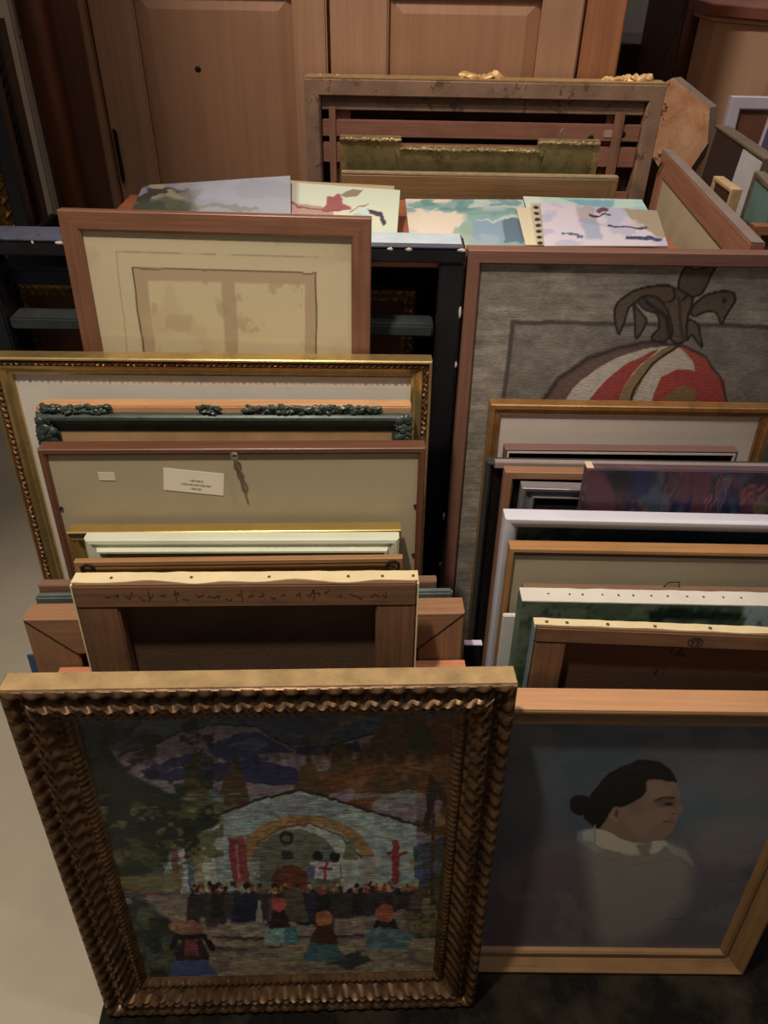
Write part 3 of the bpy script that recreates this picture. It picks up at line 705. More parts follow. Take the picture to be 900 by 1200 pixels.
# ------------------------------------------------------------------ right hand rack of frames
def right_rack():
    wh = plain('white_frame_paint', (196, 186, 196), .45, .05); brn = plain('brown_mirror', (110, 70, 52), .5, .3)
    M, W, L = lean_place((858, 113), (960, 118), 2.13, 3, 0)
    e = empty('white_picture_frame', 'white frame with a brown picture standing behind the right hand rack', 'picture frame', M)
    link('moulding', sweep(bmesh.new(), W, L, flatprof(.03, .02), .05), wh, e); sheet('picture', e, brn, W, L, .03, .012)
    def side(name, label, TL, TR, z, T, rail, mt, face, lean=4, edge=None, fm=None, cat='picture frame', H=None):
        P = at_z(TL, z); Q = at_z(TR, z); v = Q - P; W = v.length; ang = math.atan2(v.y, v.x); ph = R(lean)
        M = Matrix.Rotation(ang, 4, 'Z') @ Matrix.Rotation(-ph, 4, 'X'); L = (z - .004) / math.cos(ph)
        base = P - M.to_3x3() @ Vector((0, 0, L)); M = Matrix.Translation(base) @ M
        e = empty(name, label, cat, M); link('moulding', sweep(bmesh.new(), W, L, flatprof(rail, T), .05), mt, e); sheet('picture', e, face, W, L, rail, .004); return e, W, L, M
    ol = wood('olive_wood', (104, 88, 66), .6, .3, .3)
    e, W, L, M2 = side('dark_picture_frame', 'narrow olive frame holding a dark and white picture, end on in the right rack', (838, 146), (896, 186), 1.15, .035, .008, ol, plain('dark_brown_picture', (58, 44, 38), .6))
    boxo('picture_white_area', plain('white_canvas', (200, 198, 196), .7), e, W * .62, W - .009, .0015, .0039, .02, L - .009, 0)
    side('white_picture_frame', 'slim white frame standing edge on at the right border of the photo', (903, 128), (922, 150), 1.16, .02, .02, wh, plain('grey_blue_picture', (84, 92, 112), .6))
    side('silver_picture_frame', 'small silver ornamented frame with teal picture in the right rack', (884, 200), (912, 226), 1.14, .02, .012, metalm('silver_gilt', (150, 136, 116), .4, .5, (50, 40, 30), .7, 80, .8), plain('teal_picture', (110, 140, 130), .5), 2)
    side('gilt_picture_frame', 'low cream and gold frame in front of the dark and white picture', (836, 206), (858, 222), 1.125, .02, .01, metalm('cream_gilt', (206, 176, 130), .5, .2, (120, 84, 50), .5), plain('brown_picture', (70, 44, 32), .6), 2)
    # orange wood frame in front
    M, W, L = lean_place((884, 264), (960, 275), 1.30, 4, 0)
    e = empty('wooden_picture_frame', 'orange brown wooden frame at the right border behind the abstract painting', 'picture frame', M)
    link('moulding', sweep(bmesh.new(), W, L, flatprof(.02, .02), .05), wood('orange_wood', (150, 98, 60), .5, .3, .2), e); sheet('picture', e, plain('brown_picture2', (90, 66, 50), .6), W, L, .02, .012)
right_rack()

# ================================================================== LEFT STACK, back to front
ST = 'pictures leaning in the left stack'
# sepia drawing in a wooden frame
M, W, L = lean_place((66, 246), (435, 256), .975, 6, None)
e = empty('wooden_picture_frame', 'broad brown wooden frame with a faded double drawing, tallest in the left stack', 'picture frame', M, ST)
fw_ = wood('warm_brown_frame', (122, 82, 60), .4, .28, .35, .15)
link('moulding', sweep(bmesh.new(), W, L, [(0, .018), (0, .001), (.001, 0), (.024, 0), (.028, .003), (.028, .018)], .02), fw_, e)
def artMat(px, py):
    a = Art(px, py, (196, 176, 132), 3, .05)
    a.line([(136, 295), (415, 303)], .9, (138, 118, 86), .8); a.line([(136, 295), (150, 420)], .9, (138, 118, 86), .8)
    a.poly([(155, 314), (370, 320), (371, 430), (168, 430)], (176, 146, 104)); a.line([(155, 314), (370, 320)], 1.6, (92, 66, 42)); a.line([(155, 314), (171, 430)], 1.6, (92, 66, 42)); a.line([(370, 320), (371, 430)], 1.6, (92, 66, 42))
    a.poly([(173, 329), (259, 331), (266, 430), (184, 430)], (198, 178, 128), 1, 2); a.poly([(275, 331), (357, 333), (358, 430), (280, 430)], (198, 178, 128), 1, 2)
    a.patches(.05, .05, .60, (160, 138, 92), .5, ((py > 330) & (px > 178) & (px < 355)).astype(float)); a.patches(.02, .02, .58, (184, 160, 112), .5, off=4); return a.c
art_panel('mounted_drawing', e, M, .026, W - .026, .0075, .03, L - .026, 330, 560, artMat, paintm('paper_art', .7, .1, (40, 40, 40)), gain=1.15)
boxo('glass', glassm(), e, .027, W - .027, .0045, .0060, .027, L - .027, 0)

# large gold frame with white mount
M, W, L = lean_place((-20, 419), (507, 424), .912, 6, None)
e = empty('gold_picture_frame', 'large polished gold frame with white mount, behind the grey framed back in the left stack', 'picture frame', M, ST)
gold = metalm('bright_gold', (206, 176, 116), .3, .8, (70, 40, 14), .35, 40, .2); gdark = metalm('brown_gold', (124, 88, 60), .42, .5, (36, 18, 8), .8, 120, .9)
link('moulding', sweep(bmesh.new(), W, L, [(0, .030), (0, .0025), (.0015, .0005), (.0035, 0), (.0045, .002), (.005, .006), (.0135, .0065), (.014, .005), (.018, .007), (.023, .011), (.026, .010), (.030, .012), (.030, .030)], .02), gold, e)
link('carved_band', sweep(bmesh.new(), W, L, [(.005, .0062), (.0075, .003), (.011, .003), (.0135, .0068)], .0022, lambda s, k, u, ln: (.0008 * math.sin(s * 420 + k * 2), .0018 * math.sin(s * 700 + k * 2.1)) if k in (1, 2) else (0, 0)), gdark, e)
sheet('mount', e, plain('white_mount', (222, 214, 200), .8, .04, 5), W, L, .030, .0180); boxo('glass', glassm(), e, .0305, W - .0305, .0128, .0136, .0265, L - .0265, 0)

# green ornate frame, damaged
M, W, L = lean_place((38, 477), (484, 478), .868, 6, None)
e = empty('ornate_picture_frame', 'damaged dark green ornate frame with broken plaster leaves and bare wood on top', 'picture frame', M, ST)
gr = metalm('dark_green_paint', (62, 74, 66), .35, .1, (22, 26, 22), .7, 40, .3); raw = wood('raw_wood', (190, 142, 98), .7, .25, .3)
boxo('bare_wood_rail', raw, e, .002, W - .002, .0045, .032, L - .0125, L, .002)
link('moulding', sweep(bmesh.new(), W, L - .010, [(0.0002, .032), (0.0002, .004), (.002, -.001), (.005, -.0035), (.009, -.004), (.012, -.002), (.013, .001), (.016, .0015), (.018, .003), (.023, .004), (.025, .005), (.03, .0055), (.03, .032)], .012), gr, e)
link('beaded_slip', sweep(bmesh.new(), W - .036, L - .028, [(0, .006), (0, .0035), (.002, .0022), (.004, .0035), (.004, .006)], .0022, lambda s, k, u, ln: (0, .0012 * math.sin(s * 1400)) if k == 2 else (0, 0)), plain('black_beads', (26, 26, 24), .4), e).location = (.018, 0, .018)
s = W / 445; i_ = 0
for a, b in ((8, 88), (192, 216), (244, 258), (262, 266), (272, 324), (330, 404)):
    lumps('plaster_leaf', gr, e, a * s, b * s, .003, L - .0045, .0035, .0045, max(4, int((b - a) * .9)), .0045, i_, .7); i_ += 1
bm = bmesh.new()
for x in (.012, W - .014):
    o = lumps('corner_leaf', gr, e, x - .009, x + .009, -.001, L - .038, .002, .026, 60, .0052, 40 + int(x * 10), 1.2)
sheet('panel', e, plain('tan_panel', (176, 140, 100), .6, .2), W, L, .030, .0065)
bm.free()

# framed back with label
M, W, L = lean_place((43, 527), (499, 525), .824, 6, None)
e = empty('framed_print_back', 'grey beige backing board in a thin brown frame with a paper label and hanging ring', 'picture frame', M, ST)
link('moulding', sweep(bmesh.new(), W, L, [(0, .026), (0, .0012), (.0012, 0), (.007, 0), (.008, .002), (.010, .002), (.010, .026)], .02), wood('mahogany', (106, 68, 50), .4, .25, .2), e)
sheet('backing_board', e, plain('grey_beige_board', (168, 156, 128), .38, .06, 5, .03, .5), W, L, .010, .006)
s = W / 456
def stickon(nm, c, x, z, w_, h_, rot=0, y=.0055):
    bm = bmesh.new(); box(bm, -w_ / 2, w_ / 2, -.0004, .0003, -h_ / 2, h_ / 2, 0); bmesh.ops.rotate(bm, verts=bm.verts[:], cent=(0, 0, 0), matrix=Matrix.Rotation(R(rot), 3, 'Y')); bmesh.ops.translate(bm, verts=bm.verts[:], vec=(x, y, z))
    return link(nm, bm, plain('label_' + str(c[0]), c, .7, .04), e)
lab = stickon('paper_label', (224, 216, 192), 176 * s, L - .057, .088, .037, 7)
stickon('price_tag', (206, 198, 172), 73 * s, L - .047, .024, .013, 2)
ink = plain('faded_ink', (110, 100, 82), .8)
for row, (n_, w_) in enumerate(((8, .020), (16, .046), (7, .018))):
    bm = bmesh.new()
    for k in range(n_):
        xx = -w_ / 2 + w_ * (k + .5) / n_; hh = .0024 + .0006 * ((k * 7) % 3)
        box(bm, xx - w_ / n_ * .36, xx - w_ / n_ * .12, -.0002, .0001, -hh / 2, hh / 2, 0); box(bm, xx - w_ / n_ * .36, xx + w_ / n_ * .28, -.0002, .0001, (hh / 2 - .0007) * (1 if k % 2 else -1), (hh / 2 - .0001) * (1 if k % 2 else -1), 0)
        if k % 3: box(bm, xx + w_ / n_ * .08, xx + w_ / n_ * .3, -.0002, .0001, -hh / 2, hh / 2, 0)
    bmesh.ops.translate(bm, verts=bm.verts[:], vec=(.004, 0, .003 - row * .0068)); bmesh.ops.rotate(bm, verts=bm.verts[:], cent=(0, 0, 0), matrix=Matrix.Rotation(R(7), 3, 'Y'))
    bmesh.ops.translate(bm, verts=bm.verts[:], vec=(176 * s, .0050, L - .058)); o = link('label_text', bm, ink, lab)
x = 229 * s
hr = link('screw_eye', ring_bm((x, -.003, L - .010), .0045, .0016), plain('steel', (200, 190, 170), .3, metal=.9), e, True)
link('cord_loop', tube(bmesh.new(), [(x, -.005, L - .013), (x + .002, -.004, L - .024), (x + .007, -.004, L - .034), (x + .011, -.004, L - .044), (x + .008, -.004, L - .052), (x + .004, -.004, L - .045), (x + .003, -.004, L - .034), (x + .007, -.004, L - .052), (x + .010, -.004, L - .068)], .0019, 6), plain('grey_cord', (104, 88, 70), .8), e, True)
for z in (.10, .19): link('pin', ring_bm((W - .012, .004, L - z), .0015, .0012), darkslot, e, True)
link('pin', ring_bm((.013, .004, L - .10), .0015, .0012), darkslot, e, True)

# slim gold frame
M, W, L = lean_place((77, 624), (470, 621), .795, 6, None)
e = empty('gold_picture_frame', 'slim gold frame with grey mitred corners in front of the labelled backing board', 'picture frame', M, ST)
pg = metalm('pale_gold', (214, 182, 112), .25, .8, (150, 120, 60), .3, 30, .05)
link('moulding', sweep(bmesh.new(), W, L, [(0, .022), (0, .001), (.001, -.0005), (.003, 0), (.004, .004), (.009, .006), (.011, .004), (.013, .005), (.015, .010), (.024, .013), (.024, .022)], .05), pg, e)
g1 = plain('grey_corner_patch', (124, 112, 90), .5)
boxo('corner_patch', g1, e, .004, .052, .0035, .0040, L - .016, L - .0045, 0); boxo('corner_patch', g1, e, W - .06, W - .004, .0035, .0040, L - .016, L - .0045, 0)
sheet('panel', e, plain('pale_panel', (190, 176, 140), .6), W, L, .024, .014)
# white frame
M, W, L = lean_place((97, 633), (468, 632), .770, 6, None)
e = empty('white_picture_frame', 'greenish white painted frame with stepped moulding low in the left stack', 'picture frame', M, ST)
gw = plain('green_white_paint', (206, 208, 184), .4, .07, 12, .1, .5, spots=((150, 146, 120), 60, .72))
link('moulding', sweep(bmesh.new(), W, L, [(0, .020), (0, .005), (.003, .002), (.008, .001), (.012, .004), (.016, .0035), (.018, -.004), (.021, -.004), (.023, 0), (.028, .006), (.028, .020)], .05), gw, e)
sheet('panel', e, plain('pale_panel', (190, 176, 140), .6), W, L, .028, .012)
# wooden back with rings and gold slip
M, W, L = lean_place((86, 659), (472, 654), .742, 6, None)
e = empty('reversed_picture', 'brown frame back with two iron ring hangers and a gold slip in the left stack', 'picture frame', M, ST)
link('moulding', sweep(bmesh.new(), W, L, [(0, .010), (0, .001), (.001, 0), (.007, 0), (.008, .002), (.008, .010)], .05), wood('light_brown', (160, 116, 74), .5, .25, .3), e)
link('gold_slip', sweep(bmesh.new(), W - .018, L - .009, [(0, .008), (0, .001), (.003, .0003), (.004, .003), (.012, .0045), (.012, .008)], .05), pg, e).location = (.009, 0, 0)
for x in (.019, W - .014):
    h = link('ring_hanger', ring_bm((x, -.002, L - .0125), .0085, .0022), plain('black_iron', (40, 32, 26), .5, metal=.5), e, True)
sheet('backing_board', e, plain('tan_board', (170, 140, 96), .7), W, L, .020, .0062)

def canvas_back(name, label, TL, TR, yb, lean, T, barw, topw, woodm, backm, clothm, grp, sidex=True, tacks=(), wav=.003, W=None, topT=None, seed=0, sidem=None, cat='canvas', front=False, artfn=None, tackr=.0021, frontnx=200):
    M, W0, L = lean_place(TL, TR, yb, lean, None); W = W or W0
    e = empty(name, label, cat, M, grp); rnd = random.Random(seed)
    c = .0018
    if not front:
        boxo('stretcher_bar', woodm, e, c, W - c, 0, T - .003, L - c - topw, L - c, .002)
        boxo('stretcher_bar', woodm, e, c, W - c, 0, T - .003, c, c + topw, .002)
        boxo('stretcher_bar', woodm, e, c, c + barw, .001, T - .003, c + topw + .0005, L - c - topw - .0005, .002)
        boxo('stretcher_bar', woodm, e, W - c - barw, W - c, .001, T - .003, c + topw + .0005, L - c - topw - .0005, .002)
        boxo('canvas', backm, e, c, W - c, T - .0028, T - .0005, c, L - c, 0)
    # cloth folded over the top, tacked, with a wavy cut edge
    bm = bmesh.new(); n = 60; up_ = [];
    for i in range(n + 1):
        t = i / n; ye = (.0035 if not front else 0) + wav * (mnoise.noise(Vector((t * 7, seed, 0))) + .25) * (1 if not front else 0); ye = max(-.0005, ye)
        zz = .0012 * mnoise.noise(Vector((t * 18, seed + 4, 0)))
        up_.append([bm.verts.new((t * W, ye, L + .0002 + zz * .3)), bm.verts.new((t * W, ye, L - .0016)), bm.verts.new((t * W, T, L - .0016)), bm.verts.new((t * W, T + .0004, L + .0002 + zz))])
    for i in range(n):
        for k in range(4): bm.faces.new((up_[i][k], up_[i + 1][k], up_[i + 1][(k + 1) % 4], up_[i][(k + 1) % 4]))
    bm.faces.new(up_[0]); bm.faces.new(up_[-1]); link('canvas_fold', bm, clothm, e, True)
    sm = sidem or clothm
    for x in (-.0004, W - .0016): boxo('canvas_side', sm, e, x, x + .002, .001, T, .002, L - .002, 0)
    iron = plain('tack_iron', (96, 80, 64), .5, metal=.4)
    for k, tx in enumerate(tacks):
        bm = bmesh.new(); bmesh.ops.create_uvsphere(bm, u_segments=10, v_segments=6, radius=tackr)
        for v in bm.verts: v.co = Vector((v.co.x + tx * W, v.co.y + T * .55 + rnd.uniform(-.001, .001), max(v.co.z, -.0002) * .5 + L + .0006))
        link('tack', bm, iron, e, True)
    return e, M, W, L
brownw = wood('aged_stretcher', (118, 82, 56), .65, .35, .4); browncan = plain('brown_canvas_back', (88, 66, 48), .95, .12, 20, .4)
creamc = plain('cream_cloth', (216, 196, 154), .8, .08, 20, .3)
# pieces standing between the stretcher and the frames
M, W, L = lean_place((44, 686), (512, 681), .722, 6, None)
e = empty('wooden_picture_frame', 'plain mauve brown wooden frame, its ends showing behind the dark stretcher canvas', 'picture frame', M, ST)
link('moulding', sweep(bmesh.new(), W, L, flatprof(.02, .014), .05), wood('mauve_wood', (124, 92, 74), .6, .2, .3), e); sheet('panel', e, browncan, W, L, .02, .006)
M, W, L = lean_place((40, 700), (531, 694), .703, 6, None)
e = boxo('painting_board', plain('slate_paint', (92, 100, 98), .4, .3, 16, .2, spots=((170, 166, 150), 50, .74)), None, 0, W, 0, .013, 0, L, .003); e.matrix_world = M
tag(e, 'slate grey painted board between the mauve brown frame and the thick frame back', 'board', ST)
M, W, L = lean_place((26, 726), (545, 718), .654, 6, None)
e = empty('thick_frame_back', 'thick raw wooden frame back with visible mitre cuts behind the dark stretcher canvas', 'picture frame', M, ST)
tw = wood('raw_brown', (150, 108, 76), .65, .25, .3)
link('moulding', sweep(bmesh.new(), W, L, [(0, .034), (0, .002), (.002, 0), (.062, 0), (.064, .002), (.064, .034)], .02), tw, e)
sheet('canvas_back', e, browncan, W, L, .064, .016)
bm = bmesh.new(); box(bm, .004, .085, -.0006, .0004, -.001, .0012, 0)
for nm, x, sg in (('mitre_gap', .002, 1), ('mitre_gap', W - .002, -1)):
    b2 = bmesh.new(); box(b2, 0, .088, -.0006, .0004, -.0008, .0008, 0); bmesh.ops.rotate(b2, verts=b2.verts[:], cent=(0, 0, 0), matrix=Matrix.Rotation(R(45 if sg > 0 else 135), 3, 'Y')); bmesh.ops.translate(b2, verts=b2.verts[:], vec=(x, 0, L - .003)); link(nm, b2, darkslot, e)
bm.free()
M, W, L = lean_place((30, 769), (60, 769), .694, 6, None)
M2, W, L = lean_place((31, 768), (300, 765), .6945, 6, None)
e = boxo('canvas_painting', plain('blue_canvas_edge', (60, 84, 112), .6, .3, 30), None, 0, .16, 0, .004, 0, L, .001); e.matrix_world = M2
tag(e, 'small canvas with a blue edge sticking out left of the thick frame back', 'canvas', ST)
M, W, L = lean_place((66, 792), (546, 783), .634, 6, None)
e = empty('wooden_picture_frame', 'low salmon wooden frame just behind the ornate village painting', 'picture frame', M, ST)
link('moulding', sweep(bmesh.new(), W, L, flatprof(.02, .017), .05), wood('salmon_wood', (196, 128, 92), .6, .2, .2), e); sheet('panel', e, browncan, W, L, .02, .006)
e, M, W, L = canvas_back('stretcher_canvas', 'old canvas back on a dark stretcher with cream tacked edge, left stack', (81, 686), (491, 683), .603, 6, .026, .052, .034, brownw, browncan, creamc, ST, tacks=(.11, .34, .565, .795, .895, .985), seed=2, wav=.010)
# pencilled scribbles on the upper bar
bm = bmesh.new(); rnd = random.Random(11)
for k in range(26):
    x = .04 + k * .0138 + rnd.uniform(-.003, .003); z = L - .018 + rnd.uniform(-.004, .004)
    tube(bm, [(x, -.0003, z), (x + rnd.uniform(.003, .007), -.0003, z + rnd.uniform(-.006, .006)), (x + rnd.uniform(.004, .010), -.0003, z + rnd.uniform(-.006, .006))], .00045, 4)
for x in (.095, .128, .21, .30): tube(bm, [(x, -.0003, L - .008), (x, -.0003, L - .026)], .0005, 4)
link('pencil_marks', bm, plain('pencil', (46, 32, 24), .8), e)
boxo('torn_scrap', wood('scrap', (150, 104, 70), .7), e, W * .79, W * .83, .019, .0225, L - .048, L - .043, .001)

# thin white edged board in the gap
M, W, L = lean_place((545, 755), (565, 755), .722, 6, None)
e = empty('thin_picture_frame', 'thin black frame with a lavender white top edge in the gap between stacks', 'picture frame', M)
boxo('panel', black, e, 0, W, 0, .010, 0, L - .003, .001); boxo('white_edge', plain('lavender_white', (196, 186, 206), .5), e, -.0005, W + .0005, -.0005, .0105, L - .0028, L, .0008)

# ------------------------------------------------------------------ the village painting in its carved gilt frame
M, W, L = lean_place((-5, 813), (608, 804), .511, 6, None)
e = empty('village_painting', 'large ornate carved gilt frame with a painting of a mountain village church and crowd', 'painting', M, ST)
prof = [(0, .034), (0, .004), (.002, .001), (.006, 0), (.010, .001), (.0135, .005), (.016, .013), (.021, .014), (.024, .008), (.029, .003), (.034, .002), (.039, .005), (.045, .013), (.051, .019), (.055, .021), (.058, .0175), (.062, .0165), (.066, .019), (.069, .024), (.072, .026), (.072, .034)]
def f1disp(s, k, u, ln):
    if 3 <= k <= 6:
        b = abs(math.sin(math.pi * s / .026)); return .0016 * (b - .6), -.0058 * (b - .62)
    if 8 <= k <= 13:
        ph = 2 * math.pi * (s / .026 + .62 * math.sin(u * 190)); b = math.cos(ph)
        return .0007 * b, -.0040 * b * (1 if k < 12 else .6)
    if 15 <= k <= 17: return .0007 * math.sin(2 * math.pi * s / .011), -.0016 * math.cos(2 * math.pi * s / .011)
    return 0, 0
f1 = metalm('carved_bronze_gilt', (108, 80, 54), .40, .6, (22, 12, 6), .9, 50, .35)
link('moulding', sweep(bmesh.new(), W, L, prof, .0026, f1disp), f1, e, True)
boxo('top_edge', plain('worn_gold_wood', (176, 146, 102), .5, .3, 22, .5, .5, .15), e, .001, W - .001, .0345, .038, .001, L - .001, .002)
boxo('gilt_top_face', _M['worn_gold_wood'], e, .001, W - .001, .0045, .0344, L + .0001, L + .0012, .0004)
def village(px, py):
    a = Art(px, py, (60, 70, 86), 5, .16)
    a.patches(.02, .08, .5, (70, 84, 98), .7)
    # mountains
    a.poly([(60, 905), (120, 880), (150, 882), (185, 870), (215, 856), (255, 848), (300, 850), (318, 862), (345, 876), (400, 872), (450, 856), (500, 850), (560, 845), (560, 1000), (60, 1000)], (122, 106, 116))
    a.line([(140, 885), (185, 870), (215, 856), (255, 849), (302, 851), (320, 864), (345, 877), (385, 874), (430, 862), (470, 852)], 2.2, (30, 34, 62))
    a.poly([(240, 880), (262, 865), (296, 855), (330, 872), (348, 884), (318, 888), (300, 900), (262, 892)], (52, 62, 104)); a.poly([(268, 874), (300, 862), (318, 874), (300, 882)], (74, 88, 124))
    a.poly([(165, 902), (200, 890), (240, 878), (236, 890), (205, 900), (170, 912)], (44, 48, 92)); a.poly([(166, 910), (230, 896), (300, 890), (350, 902), (352, 922), (260, 915), (180, 914)], (40, 44, 84))
    a.poly([(345, 878), (420, 870), (425, 880), (380, 886), (350, 886)], (38, 42, 80)); a.poly([(300, 884), (345, 882), (395, 892), (372, 902), (330, 896)], (126, 108, 118))
    a.poly([(130, 905), (180, 918), (222, 940), (205, 945), (140, 925)], (128, 112, 112))
    a.line([(218, 868), (232, 862), (246, 864)], 2, (60, 56, 84))
    # autumn hillside
    a.poly([(345, 935), (370, 905), (405, 895), (430, 880), (445, 845), (560, 838), (560, 990), (490, 975), (425, 948), (352, 925)], (106, 60, 30))
    a.patches(.05, .06, .52, (78, 56, 30), .8, np.clip((px - 345) / 20, 0, 1) * np.clip((960 - py) / 12, 0, 1)); a.patches(.06, .08, .6, (128, 80, 44), .7, np.clip((px - 360) / 20, 0, 1) * np.clip((950 - py) / 12, 0, 1), 5)
    a.poly([(378, 935), (412, 922), (420, 930), (395, 946)], (126, 104, 112)); a.poly([(440, 935), (480, 925), (520, 940), (512, 965), (470, 962), (435, 948)], (124, 108, 112), .85)
    for x, y, w_, h_, c in ((230, 955, 22, 80, (84, 64, 34)), (275, 950, 22, 66, (74, 52, 30)), (362, 932, 20, 48, (84, 62, 30)), (400, 905, 16, 42, (80, 60, 30)), (460, 885, 26, 55, (88, 66, 36)), (495, 880, 18, 40, (62, 66, 40))):
        a.poly([(x - w_, y), (x - w_ * .55, y - h_ * .6), (x, y - h_), (x + w_ * .5, y - h_ * .6), (x + w_, y)], c, .95, 3)
    # church
    a.poly([(243, 950), (262, 948), (262, 932), (253, 923), (243, 934)], (120, 100, 104)); a.poly([(240, 935), (253, 922), (266, 935)], (74, 76, 96))
    a.poly([(192, 1000), (256, 952), (352, 925), (425, 948), (487, 968), (491, 1045), (192, 1045)], (142, 160, 154))
    a.patches(.04, .25, .5, (120, 144, 144), .6, ((py > 930) & (px > 200) & (px < 488)).astype(float))
    a.line([(248, 957), (300, 938), (352, 925), (395, 938), (440, 952), (492, 968)], 3.2, (52, 40, 40)); a.poly([(280, 950), (352, 930), (410, 946), (404, 956), (300, 958)], (112, 124, 132), .7, 4)
    a.ell(357, 1016, 83, 61, (150, 112, 62)); a.ell(360, 1020, 66, 54, (152, 166, 154)); a.ell(346, 1024, 54, 52, (100, 106, 84)); a.put(((py > 1010) & (px > 276) & (px < 304)).astype(float), (134, 148, 144), .8)
    a.put(((py > 1004) & (px > 420) & (px < 442)).astype(float), (140, 150, 148), .8)
    a.line([(300, 990), (330, 968), (366, 966), (400, 980), (424, 1006)], 2, (104, 74, 40)); a.patches(.05, .3, .55, (78, 90, 78), .6, ((px > 300) & (px < 390) & (py > 985)).astype(float))
    a.ell(340, 1030, 21, 16, (110, 54, 34)); a.ell(336, 982, 8, 9, (44, 44, 40)); a.ell(336, 982, 4, 4.5, (86, 90, 76)); a.poly([(331, 998), (343, 998), (343, 1007), (331, 1007)], (50, 52, 54)); a.ell(372, 1003, 6, 6, (34, 34, 40)); a.ell(393, 1004, 6.5, 6, (30, 32, 44))
    a.poly([(362, 1010), (398, 1010), (398, 1030), (362, 1030)], (170, 172, 176)); a.line([(382, 1010), (382, 1032)], 3.4, (160, 50, 50)); a.line([(376, 1018), (389, 1018)], 3, (160, 50, 50)); a.poly([(362, 1014), (370, 1014), (370, 1030), (362, 1030)], (84, 90, 140))
    a.poly([(405, 985), (416, 985), (420, 1008), (402, 1008)], (92, 104, 66), .8)
    a.poly([(266, 983), (287, 981), (292, 1034), (274, 1034)], (142, 54, 56)); a.line([(277, 990), (281, 1030)], 3, (206, 140, 140), .6)
    a.line([(463, 988), (464, 1032)], 8, (150, 50, 50)); a.line([(454, 1001), (476, 1000)], 4, (150, 50, 50)); a.poly([(484, 992), (494, 990), (495, 1030), (486, 1032)], (70, 86, 134))
    for x, c in ((203, (130, 70, 60)), (212, (172, 176, 176)), (220, (78, 108, 132)), (230, (168, 150, 96)), (238, (190, 186, 160)), (246, (180, 182, 170))): a.line([(x, 988 - (x - 203) * .2), (x + 6, 1048)], 8, c, .9)
    # left trees and bushes
    a.poly([(40, 840), (90, 845), (120, 870), (150, 905), (200, 930), (250, 950), (262, 962), (240, 975), (205, 985), (195, 1010), (160, 1030), (150, 1060), (60, 1060)], (32, 44, 34), 1, 4)
    a.poly([(100, 848), (140, 853), (148, 864), (120, 868), (130, 884), (100, 890)], (46, 56, 46), .9, 4); a.patches(.05, .09, .53, (72, 86, 46), .8, ((px < 262) & (py > 930) & (py < 1020)).astype(float)); a.patches(.04, .06, .55, (22, 32, 30), .8, ((px < 250) & (py < 1010)).astype(float), 7)
    a.patches(.09, .12, .60, (120, 110, 56), .7, ((px < 262) & (py > 945) & (py < 1010)).astype(float), 3)
    a.poly([(120, 1030), (215, 1020), (212, 1045), (150, 1046)], (120, 116, 60), .8, 4); a.line([(120, 1035), (150, 1042), (180, 1050), (215, 1048)], 3, (134, 62, 42))
    # ground
    a.poly([(150, 1052), (230, 1045), (500, 1045), (560, 1045), (560, 1160), (130, 1160)], (134, 118, 106), 1, 3)
    a.poly([(130, 1120), (250, 1105), (560, 1100), (560, 1160), (130, 1160)], (142, 128, 94), .9, 5); a.line([(200, 1096), (300, 1100), (420, 1097), (540, 1098)], 4, (70, 60, 62)); a.line([(240, 1112), (330, 1110)], 4, (82, 74, 84)); a.patches(.05, .2, .55, (158, 138, 108), .6, (py > 1060).astype(float)); a.patches(.05, .2, .57, (100, 88, 84), .6, (py > 1080).astype(float), 5)
    a.poly([(60, 1050), (130, 1040), (170, 1055), (200, 1080), (215, 1120), (205, 1160), (60, 1160)], (40, 50, 46), 1, 5); a.patches(.06, .07, .55, (84, 100, 92), .7, ((px < 205) & (py > 1045)).astype(float), 2); a.patches(.07, .07, .6, (96, 100, 50), .7, ((px < 205) & (py > 1070)).astype(float), 8)
    a.ell(145, 1056, 10, 4, (110, 150, 152), .8)
    a.poly([(500, 1035), (560, 1000), (560, 1100), (480, 1098), (470, 1070)], (86, 80, 46), .9, 5); a.patches(.05, .07, .52, (58, 62, 40), .8, ((px > 485) & (py > 960) & (py < 1100)).astype(float), 3); a.patches(.06, .08, .6, (134, 116, 66), .7, ((px > 480) & (py > 950) & (py < 1100)).astype(float), 12)
    # wayside cross
    a.line([(508, 915), (506, 1060)], 4.5, (74, 50, 36)); a.poly([(496, 968), (504, 905), (532, 945), (528, 955), (512, 930), (502, 972)], (58, 38, 30))
    # crowd
    rn = np.random.RandomState(5)
    a.poly([(226, 1050), (300, 1046), (488, 1044), (486, 1062), (420, 1076), (300, 1078), (240, 1076)], (50, 46, 44), .92, 3)
    for k in range(60):
        x = 226 + rn.rand() * 262; y = 1042 + rn.rand() * 6 + (8 if x > 300 else 0) * 0
        h_ = 28 + rn.rand() * 12 if x < 420 else 20; c = [(52, 46, 44), (44, 48, 66), (70, 62, 58), (40, 38, 36), (88, 74, 62), (58, 60, 50)][rn.randint(6)]
        a.poly([(x - 7, y + h_), (x - 6, y + 6), (x, y), (x + 6, y + 6), (x + 8, y + h_)], c, .95, 2)
    for k in range(110):
        x = 226 + rn.rand() * 262; y = 1036 + rn.rand() * 9; c = [(150, 60, 52), (160, 110, 56), (60, 40, 34), (128, 84, 66), (186, 150, 96), (40, 30, 30)][rn.randint(6)]; a.ell(x, y, 2.8, 3.2, c, .95)
    a.poly([(275, 1050), (300, 1048), (304, 1080), (272, 1080)], (38, 42, 66)); a.poly([(335, 1042), (352, 1040), (362, 1080), (330, 1080)], (84, 78, 62)); a.poly([(302, 1055), (306, 1055), (308, 1080), (300, 1080)], (150, 150, 140))
